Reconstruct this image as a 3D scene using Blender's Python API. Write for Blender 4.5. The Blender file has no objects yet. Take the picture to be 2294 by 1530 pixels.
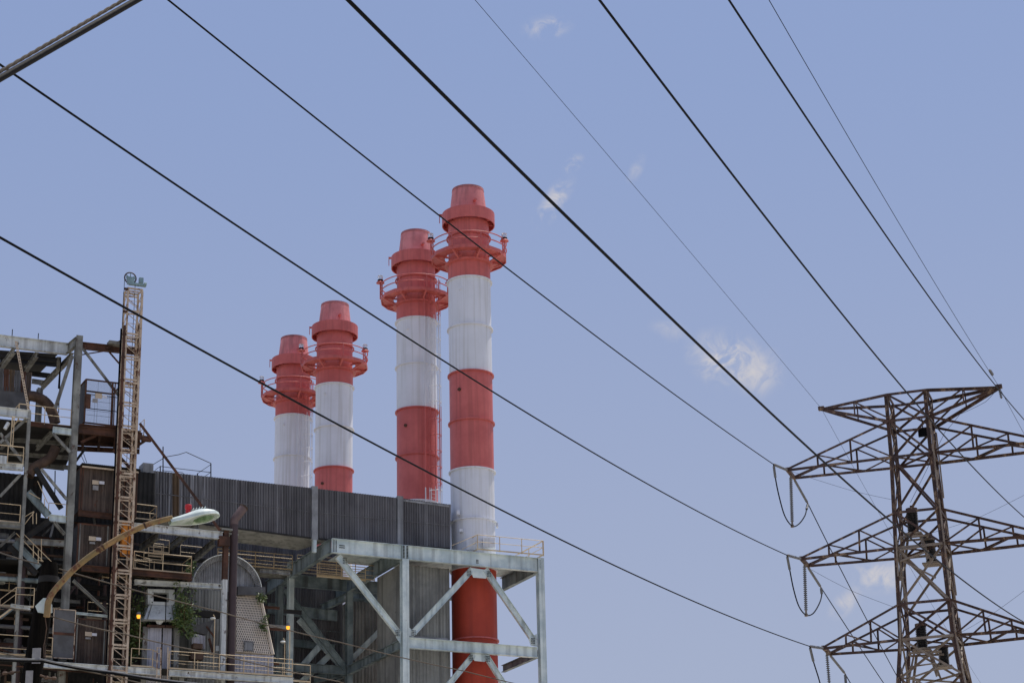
import bpy, bmesh, math, random
from mathutils import Vector, Matrix
rnd = random.Random(7)
sc = bpy.context.scene
col = sc.collection
V = Vector
# ------------------------------------------------------------------ camera
FPX = 4700.0; TH = math.radians(19.9); RHO = math.radians(1.3)
CAM = V((0, 0, 1.7))
fw = V((0, math.cos(TH), math.sin(TH))); r0 = V((1, 0, 0)); u0 = V((0, -math.sin(TH), math.cos(TH)))
cr = r0*math.cos(RHO) - u0*math.sin(RHO); cu = u0*math.cos(RHO) + r0*math.sin(RHO)
cd = bpy.data.cameras.new('camera'); cam = bpy.data.objects.new('camera', cd); col.objects.link(cam)
cam.matrix_world = Matrix(((cr.x, cu.x, -fw.x, CAM.x), (cr.y, cu.y, -fw.y, CAM.y), (cr.z, cu.z, -fw.z, CAM.z), (0, 0, 0, 1)))
cd.sensor_width = 36; cd.lens = 36*FPX/2294; cd.clip_end = 5000; cd.clip_start = 0.5
sc.camera = cam
def ray(q): return cr*((q[0]-1147)/FPX) + cu*((765-q[1])/FPX) + fw
def PY(q, Y): d = ray(q); return CAM + d*(Y/d.y)
def PZ(q, z): d = ray(q); return CAM + d*((z-CAM.z)/d.z)
AZ = math.radians(64)
U = V((math.sin(AZ), math.cos(AZ), 0)); S = V((-math.cos(AZ), math.sin(AZ), 0)); Z = V((0, 0, 1))
P0 = PY((905, 1228), 139)
def P(q, k=0):                       # a point of the upright plane parallel to the plant's front, k metres behind it
    d = ray(q); t = ((P0-CAM).dot(S)+k)/d.dot(S); return CAM + d*t
def plane_pt(q, o, a):               # upright plane through o along horizontal direction a
    n = V((a.y, -a.x, 0)); d = ray(q); return CAM + d*((o-CAM).dot(n)/d.dot(n))
A = lambda x, y: (x/3.643, 700+y/3.643)
B = lambda x, y: (x/3.558, 1100+y/3.558)
C = lambda x, y: (300+x/4.78, 980+y/4.78)
D = lambda x, y: (280+x/4.779, 1220+y/4.779)
E = lambda x, y: (600+x/3.476, 1160+y/3.476)
G = lambda x, y: (1700+x/3.862, 820+y/3.862)
H = lambda x, y: (1700+x/3.732, 1120+y/3.732)
# ------------------------------------------------------------------ materials
def N(nt, t, **kw):
    n = nt.nodes.new(t)
    for k, v in kw.items():
        if k in n.inputs: n.inputs[k].default_value = v
        else: setattr(n, k, v)
    return n
def c4(c): return (c[0], c[1], c[2], 1)
def ramp(nt, src, lo, hi, a=0.0, b=1.0):
    m = nt.nodes.new('ShaderNodeMapRange'); m.interpolation_type = 'SMOOTHSTEP'
    m.inputs[1].default_value = lo; m.inputs[2].default_value = hi; m.inputs[3].default_value = a; m.inputs[4].default_value = b
    nt.links.new(src, m.inputs[0]); return m.outputs[0]
def mixc(nt, f, a, b):
    m = nt.nodes.new('ShaderNodeMix'); m.data_type = 'RGBA'
    if hasattr(f, 'default_value') or hasattr(f, 'is_output'): nt.links.new(f, m.inputs[0])
    else: m.inputs[0].default_value = f
    for i, c in ((6, a), (7, b)):
        if isinstance(c, (tuple, list)): m.inputs[i].default_value = c4(c)
        else: nt.links.new(c, m.inputs[i])
    return m.outputs[2]
def paint(name, c1, c2, rust=None, amt=.5, scale=.6, rough=.6, streak=.0, streakc=(.03, .03, .03), metal=0, bump=.15, fine=3.0, band=0):
    """weathered paint: mottled two tones, blotches of rust (amt 0..1), vertical run-off streaks"""
    m = bpy.data.materials.new(name); m.use_nodes = True; nt = m.node_tree; L = nt.links
    b = nt.nodes['Principled BSDF']; tc = nt.nodes.new('ShaderNodeTexCoord')
    geo = nt.nodes.new('ShaderNodeNewGeometry'); pos = geo.outputs['Position']
    n1 = N(nt, 'ShaderNodeTexNoise'); n1.inputs['Scale'].default_value = scale; n1.inputs['Detail'].default_value = 8; n1.inputs['Roughness'].default_value = .65
    L.new(pos, n1.inputs['Vector'])
    c = mixc(nt, ramp(nt, n1.outputs[0], .35, .65), c1, c2)
    if streak > 0:
        mp = nt.nodes.new('ShaderNodeMapping'); mp.inputs['Scale'].default_value = (fine, fine, .12); L.new(pos, mp.inputs[0])
        n3 = N(nt, 'ShaderNodeTexNoise'); n3.inputs['Scale'].default_value = 1.0; n3.inputs['Detail'].default_value = 5; L.new(mp.outputs[0], n3.inputs['Vector'])
        c = mixc(nt, ramp(nt, n3.outputs[0], .45, .68, 0, streak), c, streakc)
    if band > 0:
        mb = nt.nodes.new('ShaderNodeMapping'); mb.inputs['Scale'].default_value = (.9, .9, .03); L.new(pos, mb.inputs[0])
        nb_ = N(nt, 'ShaderNodeTexNoise'); nb_.inputs['Scale'].default_value = 1.0; nb_.inputs['Detail'].default_value = 4; L.new(mb.outputs[0], nb_.inputs['Vector'])
        c = mixc(nt, ramp(nt, nb_.outputs[0], .42, .62, 0, band), c, tuple(x*.35 for x in c1))
    if rust:
        n2 = N(nt, 'ShaderNodeTexNoise'); n2.inputs['Scale'].default_value = scale*2.6; n2.inputs['Detail'].default_value = 10; n2.inputs['Roughness'].default_value = .75
        mp2 = nt.nodes.new('ShaderNodeMapping'); mp2.inputs['Scale'].default_value = (1, 1, .6); mp2.inputs['Location'].default_value = (3, 7, 1); L.new(pos, mp2.inputs[0]); L.new(mp2.outputs[0], n2.inputs['Vector'])
        t = .72-.4*amt
        n4 = N(nt, 'ShaderNodeTexNoise'); n4.inputs['Scale'].default_value = 9; n4.inputs['Detail'].default_value = 3; L.new(pos, n4.inputs['Vector'])
        rc = mixc(nt, ramp(nt, n4.outputs[0], .35, .65), rust, tuple(x*.45 for x in rust))
        c = mixc(nt, ramp(nt, n2.outputs[0], t, t+.08), c, rc)
    L.new(c, b.inputs['Base Color']); b.inputs['Roughness'].default_value = rough; b.inputs['Metallic'].default_value = metal
    b.inputs['Specular IOR Level'].default_value = .3
    if bump:
        bp = nt.nodes.new('ShaderNodeBump'); bp.inputs['Strength'].default_value = bump; bp.inputs['Distance'].default_value = .02
        nb = N(nt, 'ShaderNodeTexNoise'); nb.inputs['Scale'].default_value = 12; L.new(pos, nb.inputs['Vector']); L.new(nb.outputs[0], bp.inputs['Height']); L.new(bp.outputs[0], b.inputs['Normal'])
    return m
RU = (.13, .05, .025)
M = dict(
    steel_in=paint('grimy_shaded_inner_steel', (.30, .36, .36), (.14, .18, .19), (.06, .045, .035), .25, .6, .6, .7, (.06, .065, .065), fine=2.2),  # black staining, plus the shade on inner members painted in as darker steel
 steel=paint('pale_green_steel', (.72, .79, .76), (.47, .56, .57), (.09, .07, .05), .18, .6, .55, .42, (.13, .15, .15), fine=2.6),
    steel_old=paint('stained_grey_steel', (.31, .31, .275), (.15, .145, .13), (.10, .05, .03), .40, .7, .7, .6, (.04, .035, .03)),
    white_old=paint('stained_white_steel', (.70, .72, .70), (.50, .53, .52), (.08, .04, .025), .38, .9, .6, .5, (.12, .10, .08), fine=3.5),
    rust=paint('rusted_steel', (.12, .055, .035), (.05, .028, .02), (.20, .11, .06), .3, 1.0, .85),
    clad=paint('weathered_grey_cladding', (.15, .144, .147), (.085, .08, .083), None, 0, .25, .65, .6, (.26, .255, .26), fine=5, band=.35),
 cladstreak=paint('streaked_pale_cladding', (.12, .115, .115), (.07, .067, .07), (.10, .06, .03), .1, .25, .65, .95, (.42, .42, .43), fine=4),
 cladrust=paint('rust_streaked_cladding', (.14, .085, .04), (.09, .06, .035), None, 0, .25, .65, .5, (.06, .055, .055), fine=5),
    cladduct=paint('grey_green_cladding', (.30, .30, .27), (.19, .19, .175), (.05, .045, .04), .2, .4, .6, .5, (.06, .06, .055), fine=2.5),
    cladbrown=paint('rusty_brown_cladding', (.088, .06, .046), (.05, .038, .031), (.11, .045, .026), .32, .9, .8, .6, (.16, .125, .10), fine=7),
    cladpale=paint('pale_ribbed_cladding', (.50, .50, .55), (.36, .36, .40), (.2, .17, .15), .15, .8, .6, .4, (.18, .17, .17)),
    cladlight=paint('zinc_cladding', (.34, .34, .34), (.20, .20, .20), (.07, .06, .05), .2, .7, .5, .6, (.10, .10, .10)),
    beige=paint('beige_lagging', (.78, .68, .56), (.66, .57, .47), (.16, .12, .09), .16, .8, .7),
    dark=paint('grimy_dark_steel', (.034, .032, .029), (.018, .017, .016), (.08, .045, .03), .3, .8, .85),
    rail=paint('cream_yellow_handrail', (.64, .50, .31), (.50, .37, .22), (.22, .10, .05), .28, 1.2, .5),
    mast=paint('cream_mast_paint', (.58, .47, .35), (.44, .33, .23), (.19, .08, .045), .5, 1.3, .65),
    red=paint('red_chimney_paint', (.60, .15, .135), (.50, .115, .105), (.30, .045, .03), .12, .5, .5, .5, (.36, .09, .08), bump=.05, fine=4),
 soot=paint('sooty_red_paint', (.50, .17, .17), (.36, .13, .13), (.12, .06, .06), .25, 1.2, .8, .4, (.2, .09, .09)),
 redfoot=paint('deep_red_chimney_paint', (.46, .062, .032), (.38, .05, .028), (.26, .035, .02), .1, .35, .6, .4, (.27, .04, .025), bump=.05),
    redfade=paint('faded_red_paint', (.72, .27, .27), (.56, .18, .18), (.42, .17, .18), .25, .6, .6, .55, (.32, .12, .12), bump=.05),
    white=paint('white_chimney_paint', (.72, .73, .78), (.67, .68, .72), (.42, .30, .2), .08, .5, .5, .5, (.50, .49, .47), bump=.05, fine=4),
    pipelit=paint('sunlit_brown_pipe', (.17, .115, .105), (.11, .075, .07), (.12, .06, .04), .15, .9, .6),  # elbow: browner pipe colour, lightened to paint in the sun on the bend
    orange=paint('orange_lift_paint', (.65, .24, .03), (.55, .18, .02), (.16, .07, .03), .3, 1.5, .6),
    pylon=paint('rusty_lattice_steel', (.085, .047, .036), (.045, .03, .028), (.30, .20, .13), .5, 1.4, .7),
    galv=paint('galvanised_bracket', (.27, .22, .17), (.16, .12, .09), (.30, .15, .07), .35, 2, .6),
    black=paint('black_rubber', (.004, .0045, .006), (.007, .007, .008), None, 0, 2, .5, bump=0),
    porcelain=paint('dark_porcelain', (.008, .008, .010), (.015, .013, .013), None, 0, 3, .25, bump=0),
    grey=paint('grey_polymer', (.16, .165, .17), (.11, .11, .12), None, 0, 3, .5, bump=0),
    pole=paint('tarred_wood', (.004, .0035, .003), (.008, .007, .006), None, 0, 2, .95, .5, (.016, .013, .010), fine=18),
    arm=paint('mossy_rusty_arm', (.30, .19, .085), (.20, .15, .065), (.20, .085, .045), .5, 2.2, .7),
    lamphead=paint('pale_lamp_paint', (.62, .68, .66), (.50, .58, .54), (.35, .38, .3), .12, 3, .5),
    mint=paint('mint_lamp_underside', (.55, .66, .50), (.47, .58, .42), None, 0, 4, .5),
    lens=paint('green_tinted_lens', (.05, .10, .035), (.14, .22, .11), None, 0, 12, .15),
    redcap=paint('red_plastic', (.5, .03, .03), (.4, .02, .03), None, 0, 4, .4),
    cable=paint('brown_cable', (.11, .085, .06), (.07, .055, .04), None, 0, 3, .7, bump=0),
    twist=paint('twisted_cable', (.014, .011, .010), (.009, .008, .007), None, 0, 8, .7),
    darkpipe=paint('dark_purple_brown_pipe', (.075, .05, .05), (.055, .037, .038), (.12, .06, .04), .12, .6, .6),
    rustpipe=paint('rusty_pipe_lagging', (.12, .075, .05), (.06, .038, .027), (.34, .23, .14), .26, 1.6, .8),
    panel=paint('grey_sheet_panel', (.13, .128, .128), (.085, .082, .08), (.09, .05, .035), .22, .9, .7),
    sign_tan=paint('tan_sign', (.62, .50, .36), (.55, .44, .32), None, 0, 2, .6), sign_white=paint('white_sign', (.72, .72, .76), (.66, .66, .7), None, 0, 2, .6),
    sign_grey=paint('grey_sign', (.33, .32, .31), (.25, .24, .24), None, 0, 5, .6),
    teal=paint('teal_pulley_paint', (.25, .36, .38), (.18, .26, .28), (.08, .06, .05), .2, 2, .6),
    ground=paint('gravel_ground', (.44, .405, .34), (.36, .33, .275), None, 0, .3, .95),
    leaf=None)
def leafmat():
    m = bpy.data.materials.new('leaf_green'); m.use_nodes = True; nt = m.node_tree; b = nt.nodes['Principled BSDF']
    g = nt.nodes.new('ShaderNodeNewGeometry'); 
    c = mixc(nt, g.outputs['Random Per Island'], (.035, .075, .015), (.13, .17, .045))
    nt.links.new(c, b.inputs['Base Color']); b.inputs['Roughness'].default_value = .5
    return m
M['leaf'] = leafmat()
for _k in ('pole', 'black'): M[_k].node_tree.nodes['Principled BSDF'].inputs['Specular IOR Level'].default_value = .03
def glassmat(name, c, emit=0, rough=.1):
    m = bpy.data.materials.new(name); m.use_nodes = True; b = m.node_tree.nodes['Principled BSDF']
    b.inputs['Base Color'].default_value = c4(c); b.inputs['Roughness'].default_value = rough
    if emit: b.inputs['Emission Color'].default_value = c4(c); b.inputs['Emission Strength'].default_value = emit
    else: b.inputs['Transmission Weight'].default_value = .7; b.inputs['Alpha'].default_value = .75
    return m
M['glass'] = glassmat('beacon_glass', (.75, .78, .8)); M['amber'] = glassmat('amber_lit_globe', (1, .42, .03), 1.3)
def perfmat():      # beige lagging with rows of dark slots
    m = paint('slotted_beige_lagging', (.62, .53, .44), (.52, .44, .37), (.2, .15, .12), .12, .8, .75); return m
# ------------------------------------------------------------------ mesh builder
class MB:
    def __init__(s): s.v = []; s.f = []; s.sm = []; s.mi = []; s.cm = 0
    def add(s, vs, fs, smooth=False):
        n = len(s.v); s.v += [V(x) for x in vs]
        for f in fs: s.f.append([i+n for i in f]); s.sm.append(smooth); s.mi.append(s.cm)
        return s
    def hexa(s, b, t):   # 4 bottom, 4 top
        return s.add(list(b)+list(t), [(0, 1, 2, 3), (4, 7, 6, 5), (0, 4, 5, 1), (1, 5, 6, 2), (2, 6, 7, 3), (3, 7, 4, 0)])
    def box(s, c, ax, ay, az):   # centre and half-axis vectors
        b = [c-ax-ay-az, c+ax-ay-az, c+ax+ay-az, c-ax+ay-az]; return s.hexa(b, [p+az*2 for p in b])
    def bar(s, p, q, w, h=None, up=Z):
        h = w if h is None else h; a = (q-p).normalized(); 
        if abs(a.dot(up)) > .98: up = U
        sd = a.cross(up).normalized(); uu = sd.cross(a)
        return s.box((p+q)/2, (q-p)/2, sd*(w/2), uu*(h/2))
    def ibeam(s, p, q, h, w, up=Z, t=.03):
        a = (q-p).normalized()
        if abs(a.dot(up)) > .98: up = U
        sd = a.cross(up).normalized(); uu = sd.cross(a); c = (p+q)/2; l = (q-p)/2
        s.box(c+uu*(h/2-t/2), l, sd*(w/2), uu*(t/2)); s.box(c-uu*(h/2-t/2), l, sd*(w/2), uu*(t/2))
        s.box(c, l, sd*(t/2), uu*(h/2-t)); return s
    def angle(s, p, q, w, up=Z, t=.012):
        a = (q-p).normalized()
        if abs(a.dot(up)) > .98: up = U
        sd = a.cross(up).normalized(); uu = sd.cross(a); c = (p+q)/2; l = (q-p)/2
        s.box(c, l, sd*(w/2), uu*(t/2)); s.box(c+sd*(w/2-t/2)-uu*(w/2+t/2), l, sd*(t/2), uu*(w/2)); return s
    def tube(s, pts, r, n=8, cap=True):
        pts = [V(p) for p in pts]; rs = r if isinstance(r, (list, tuple)) else [r]*len(pts)
        a = (pts[1]-pts[0]).normalized(); ref = Z if abs(a.z) < .9 else U
        sd = a.cross(ref).normalized(); vs = []; m = len(pts)
        for i, p in enumerate(pts):
            t = (pts[min(i+1, m-1)]-pts[max(i-1, 0)]).normalized()
            sd = (sd-t*sd.dot(t)).normalized(); uu = t.cross(sd)
            for j in range(n):
                an = 2*math.pi*j/n; vs.append(p+sd*(math.cos(an)*rs[i])+uu*(math.sin(an)*rs[i]))
        fs = [(i*n+j, i*n+(j+1) % n, (i+1)*n+(j+1) % n, (i+1)*n+j) for i in range(m-1) for j in range(n)]
        s.add(vs, fs, n > 5)
        if cap: s.add(vs[:n], [tuple(range(n))]); s.add(vs[-n:], [tuple(range(n))])
        return s
    def lathe(s, prof, n=48, c=V((0, 0, 0))):   # prof: list of (r, z); every segment its own so joints stay crisp
        for (ra, za), (rb, zb) in zip(prof, prof[1:]):
            vs = []; 
            for r, z in ((ra, za), (rb, zb)):
                for j in range(n):
                    a = 2*math.pi*j/n; vs.append(c+V((r*math.cos(a), r*math.sin(a), z)))
            s.add(vs, [(j, (j+1) % n, n+(j+1) % n, n+j) for j in range(n)], True)
        return s
    def poly(s, pts, t, nrm=None):    # polygon slab with thickness
        pts = [V(p) for p in pts]; nrm = nrm or (pts[1]-pts[0]).cross(pts[2]-pts[0]).normalized()
        n = len(pts); b = [p+nrm*t for p in pts]
        return s.add(pts+b, [tuple(range(n)), tuple(range(2*n-1, n-1, -1))]+[(i, (i+1) % n, n+(i+1) % n, n+i) for i in range(n)])
    def corr(s, bl, br, tl, tr, pitch=.2, amp=.035, nrm=None):
        """corrugated sheet between four corners, ribs running bottom to top"""
        nrm = nrm or (br-bl).cross(tl-bl).normalized(); w = (br-bl).length; n = max(2, int(w/pitch))
        prof = [(0, 0), (.3, 0), (.5, 1), (.8, 1)]; ts = []
        for i in range(n):
            for a, b in prof: ts.append(((i+a)/n, b))
        ts.append((1, 0)); vs = []
        for t, b in ts:
            o = nrm*(amp*b); vs += [bl.lerp(br, t)+o, tl.lerp(tr, t)+o]
        m = len(ts); s.add(vs, [(2*i, 2*i+2, 2*i+3, 2*i+1) for i in range(m-1)])
        off = -nrm*.03
        s.add([x+off for x in vs], [(2*i, 2*i+1, 2*i+3, 2*i+2) for i in range(m-1)]); return s
    def build(s, name, mat, parent=None, bevel=0):
        loc = V((0, 0, 0)) if parent is None else worldloc(parent)
        me = bpy.data.meshes.new(name); me.from_pydata([tuple(v-loc) for v in s.v], [], s.f)
        mats = mat if isinstance(mat, list) else [mat]
        for m in mats: me.materials.append(M[m] if isinstance(m, str) else m)
        me.polygons.foreach_set('use_smooth', s.sm); me.polygons.foreach_set('material_index', s.mi)
        bm = bmesh.new(); bm.from_mesh(me); bmesh.ops.recalc_face_normals(bm, faces=bm.faces); bm.to_mesh(me); bm.free()
        o = bpy.data.objects.new(name, me); col.objects.link(o)
        if parent is not None: o.parent = parent
        return o
def worldloc(o):
    l = V((0, 0, 0))
    while o is not None: l = l+o.location; o = o.parent
    return l
def tag(o, label=None, cat=None, group=None, kind=None):
    if label: o['label'] = label
    if cat: o['category'] = cat
    if group: o['group'] = group
    if kind: o['kind'] = kind
    return o
def thing(name, label, cat, loc, group=None):
    o = bpy.data.objects.new(name, None); col.objects.link(o); o.location = loc; o.empty_display_size = .3
    return tag(o, label, cat, group)
def copy_tree(o, parent=None):
    c = o.copy(); col.objects.link(c); c.parent = parent
    for ch in [x for x in bpy.data.objects if x.parent == o]: copy_tree(ch, c)
    return c
def ground_of(p): return V((p.x, p.y, 0))
def cat_curve(p, q, sag, n=24): return [p.lerp(q, i/n)-Z*(sag*4*(i/n)*(1-i/n)) for i in range(n+1)]
def railing(parent, pts, h=1.07, mids=(.5,), spacing=1.6, r=.022, name='railing', mat='rail', postr=.022):
    """pts: the top rail in world space"""
    m = MB(); L = []
    for a, b in zip(pts, pts[1:]):
        m.tube([a, b], r, 6)
        for f in mids: m.tube([a-Z*h*f, b-Z*h*f], r*.85, 6)
        m.bar(a-Z*(h-.08), b-Z*(h-.08), .01, .1)
        n = max(1, round((b-a).length/spacing))
        L += [a.lerp(b, i/n) for i in range(n)]
    L.append(pts[-1])
    o = m.build(name, mat, parent)
    for p in L: MB().bar(p, p-Z*h, postr*2, postr*2, up=U).build('post', mat, o)
    return o
# ------------------------------------------------------------------ ground
g = MB(); g.add([(-2500, -1500, 0), (2500, -1500, 0), (2500, 4000, 0), (-2500, 4000, 0)], [(0, 1, 2, 3)])
tag(g.build('ground', 'ground'), kind='structure')
# ------------------------------------------------------------------ chimneys
RS = 1.4
def front_z(px, py, Y, r): return PY((px, py), Y-r).z
ax1 = PY((1057, 1000), 144.0)
def chimney(ladder, label):
    root = thing('chimney', label, 'chimney', V((ax1.x, ax1.y, 0)), 'red and white striped chimneys')
    c = V((ax1.x, ax1.y, 0)); fz = lambda y, r=RS: front_z(1050, y, 144.0, r)
    zt, zc, zcb = fz(415, 1.05), fz(466, 1.3), fz(487, 1.72)
    zr1, zp, zlr = fz(521), fz(551, 2.5), fz(580, 1.6)
    bands = [fz(620), fz(726), fz(830), fz(938), fz(1047.6), fz(1161), fz(1270), fz(1428)]
    step = bands[0]-bands[1]
    zz = bands[-1]-step*1.6; rings = []
    while zz > 3: rings.append(zz); zz -= step*1.25
    m = MB(); m.lathe([(RS-.04, zcb+.1), (RS-.04, zlr), (RS, zlr), (RS, bands[0])], 64, c); m.build('upper_shaft', 'red', root)
    for a, b, mt in ((0, 2, 'white'), (2, 4, 'red'), (4, 6, 'white')):
        MB().lathe([(RS, bands[a]), (RS, bands[b])], 64, c).build('painted_band', mt, root)
    MB().lathe([(RS+.02, bands[6]), (RS+.02, 0)], 64, c).build('lower_shaft', 'redfoot', root)
    for i, z in enumerate(bands+rings):
        mt = 'white' if i in (0, 1, 4, 5, 6) else 'red'
        MB().lathe([(RS, z+.045), (RS+.12, z+.045), (RS+.12, z-.045), (RS, z-.045)], 64, c).build('flange_ring', mt, root)
    MB().lathe([(1.05, zt), (1.27, zc-.15)], 64, c).lathe([(1.0, zt), (1.22, zc)], 64, c).lathe([(1.0, zt), (1.05, zt)], 64, c).lathe([(1.22, zc-.1), (1.72, zc-.1)], 64, c).build('cone_top', 'redfade', root)
    MB().lathe([(1.058, zt+.03), (1.085, zt-.16), (1.0, zt-.16)], 64, c).lathe([(1.0, zt+.03), (1.065, zt+.03)], 64, c).build('cone_rim', 'soot', root)
    MB().lathe([(1.70, zc-.06), (1.76, zc-.02), (1.76, zcb), (1.70, zcb), (1.70, zc-.06)], 64, c).build('collar', 'red', root)
    b = MB()
    for j in range(10):
        a = j*math.pi/5+.2; d = V((math.cos(a), math.sin(a), 0)); b.bar(c+d*1.3+Z*(zcb+.25), c+d*1.72+Z*(zcb+.25), .06, .25)
    b.build('collar_bracket', 'red', root)
    MB().lathe([(RS, zr1+.05), (RS+.09, zr1+.05), (RS+.09, zr1-.03), (RS, zr1-.03)], 64, c).build('stiffener_ring', 'red', root); MB().lathe([(RS, zlr+.1), (1.62, zlr+.1), (1.62, zlr-.04), (RS, zlr-.04)], 64, c).build('stiffener_ring', 'red', root)
    # platform: a twelve-sided walkway with a deep edge
    pr = 2.5; m = MB()
    def ringpts(r, z, n=16): return [c+V((r*math.cos(2*math.pi*(j+.5)/n), r*math.sin(2*math.pi*(j+.5)/n), z)) for j in range(n)]
    n = 16; o_, i_ = ringpts(pr, zp), ringpts(1.62, zp)
    o2, i2 = ringpts(pr, zp-.06), ringpts(1.62, zp-.06)
    for j in range(n):
        k = (j+1) % n; m.hexa([o2[j], o2[k], i2[k], i2[j]], [o_[j], o_[k], i_[k], i_[j]])
    for j in range(n):
        k = (j+1) % n; m.bar(o_[j]-Z*.06, o_[k]-Z*.06, .05, .26)
    pf = m.build('platform', 'red', root)
    for j in range(8):
        a = j*math.pi/4+.35; d = V((math.cos(a), math.sin(a), 0))
        MB().bar(c+d*2.45+Z*(zp-.1), c+d*1.45+Z*(zlr+.05), .1, .1).bar(c+d*1.4+Z*(zp-.12), c+d*2.45+Z*(zp-.12), .08, .12).build('support_bracket', 'red', pf)
    m = MB()
    for hh in (1.1, .58):
        rr = ringpts(pr, zp+hh, 32)
        m.tube(rr+[rr[0]], .042, 6, False)
    rl = m.build('railing', 'red', root)
    for j in range(8):
        a = j*math.pi/4+.35; d = V((math.cos(a), math.sin(a), 0)); MB().bar(c+d*pr+Z*zp, c+d*pr+Z*(zp+1.1), .065, .065).build('post', 'red', rl)
    # ports and lugs
    def lug(a, z, r, l, mt='red'):
        d = V((math.cos(a), math.sin(a), 0)); MB().tube([c+d*(r-.1)+Z*z, c+d*(r+l)+Z*(z+.05)], .1, 12).bar(c+d*(r+l*.5)+Z*z, c+d*(r+l*.5)+Z*(z-.3), .05, .05).build('port', mt, root)
    lug(-1.2 if not ladder else -1.15, zc+.55, 1.2, .28); 
    MB().tube([c+V((math.cos(-2.0), math.sin(-2.0), 0))*(RS-.05)+Z*(bands[0]-.9), c+V((math.cos(-2.0), math.sin(-2.0), 0))*(RS+.07)+Z*(bands[0]-.9)], .12, 12).build('port', 'white', root)
    MB().tube([c+V((math.cos(-2.1), math.sin(-2.1), 0))*(RS-.05)+Z*(bands[2]-1.4), c+V((math.cos(-2.1), math.sin(-2.1), 0))*(RS+.08)+Z*(bands[2]-1.4)], .12, 12).build('port', 'rust', root)
    d = V((math.cos(3.1), math.sin(3.1), 0)) if ladder or True else 0
    MB().bar(c+d*1.3+Z*(zc-.0), c+d*1.95+Z*(zc+.05), .3, .06).bar(c+d*1.93+Z*zc, c+d*1.93+Z*(zc-.6), .04, .04).build('davit', 'red', root)
    # beacons
    for a, ht, lens in ((3.25, 1.3, 1), (-.35, .9, 1 if not ladder else 0)):
        d = V((math.cos(a), math.sin(a), 0)); b0 = c+d*(pr+.03)+Z*(zp)
        bo = MB().bar(b0, b0+Z*ht, .07, .07).lathe([(.02, 0), (.30, .03), (.26, .12), (.16, .2), (0, .2)], 16, b0+Z*ht).build('beacon', 'red', root)
        MB().lathe([(.2, 0), (.2, .1), (.0, .1)], 16, b0+Z*(ht+.2)).build('beacon_base', 'black', bo)
        if lens: MB().lathe([(.17, 0), (.18, .15), (.18, .33), (.12, .36), (0, .36)], 16, b0+Z*(ht+.3)).build('beacon_lens', 'glass', bo)
    if ladder:
        a = -.78; d = V((math.cos(a), math.sin(a), 0)); t = V((-d.y, d.x, 0)); ro = RS+.22
        segs = [(zp+1.0, bands[0], 'red'), (bands[0], bands[2], 'white'), (bands[2], bands[4]+.9, 'red'), (bands[4]+.9, 3, 'white')]
        for z1, z0, mt in segs:
            m = MB()
            for s_ in (-.22, .22): m.bar(c+d*ro+t*s_+Z*z1, c+d*ro+t*s_+Z*z0, .07, .05, up=U)
            z = z0
            while z < z1: m.tube([c+d*ro-t*.22+Z*z, c+d*ro+t*.22+Z*z], .015, 4); z += .3
            lo = m.build('ladder', mt, root)
            m = MB()
            cg = [(math.cos(x)*.42, math.sin(x)*.42) for x in [i*math.pi/8 for i in range(9)]]
            z = z0+.3
            hoops = []
            while z < z1:
                m.tube([c+d*(ro+.05+y*1.6)+t*x+Z*z for x, y in cg], .03, 4); z += 1.25
            for x, y in cg[::2]: m.bar(c+d*(ro+.05+y*1.6)+t*x+Z*z1, c+d*(ro+.05+y*1.6)+t*x+Z*z0, .05, .02, up=U)
            m.build('ladder_cage', mt, lo)
            m = MB(); z = z0+.8
            m.tube([c+d*(RS+.1)-t*.62+Z*z1, c+d*(RS+.1)-t*.62+Z*z0], .04, 6)
            m.tube([c+d*(RS+.1)+t*.72+Z*z1, c+d*(RS+.1)+t*.72+Z*z0], .03, 6)
            m.build('conduit', mt, root)
    return root
ch1 = chimney(False, 'nearest, highest chimney, standing inside the pale steel frame with its red foot showing')
c1 = V((ax1.x, ax1.y, 0))
for q, w, h in (((1055, 1222), .5, .75), ((1092, 1218), .75, .7), ((1030, 1150), .2, .3), ((1036, 1190), .2, .2), ((1108, 1178), .14, .3)):
    p = PY(q, 144-1.38); MB().box(p, V((w/2, 0, 0)), V((0, .18, 0)), V((0, 0, h/2))).box(p-Z*h*.1, V((w*.35, 0, 0)), V((0, .2, 0)), V((0, 0, h*.3))).build('access_door', 'white', ch1)
ztop1 = front_z(1048, 415, 144.0, 1.05)
def dist_for(px, py):
    Y = 150.0
    for _ in range(30): Y += (ztop1-front_z(px, py, Y, 1.05))/.40*.9
    return Y
def widen(root, f):
    seen = set()
    for o in root.children_recursive:
        if o.type == 'MESH' and o.data.name not in seen:
            seen.add(o.data.name)
            for v in o.data.vertices: v.co.x *= f; v.co.y *= f
widen(ch1, 1.115)
D2, D3, D4 = dist_for(930, 514), dist_for(747, 675), dist_for(657, 751); print('chimney distances', D2, D3, D4)
ax2 = PY((933, 780), D2); ax3 = PY((748, 1000), D3); ax4 = PY((655, 1000), D4)
ch2 = chimney(True, 'second chimney from the right, with caged ladder and red lower band above the wall'); widen(ch2, 1.10); ch2.location = (ax2.x, ax2.y, 0)
ch3 = copy_tree(ch1); ch3.location = (ax3.x, ax3.y, 0); tag(ch3, 'third chimney from the right, just in front of the farthest one')
for o in [x for x in bpy.data.objects if x.parent == ch3 and x.name.startswith('access_door')]: bpy.data.objects.remove(o)
ch4 = copy_tree(ch2); ch4.location = (ax4.x, ax4.y, 0); tag(ch4, 'leftmost, farthest chimney with caged ladder, only white below its red top')
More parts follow.
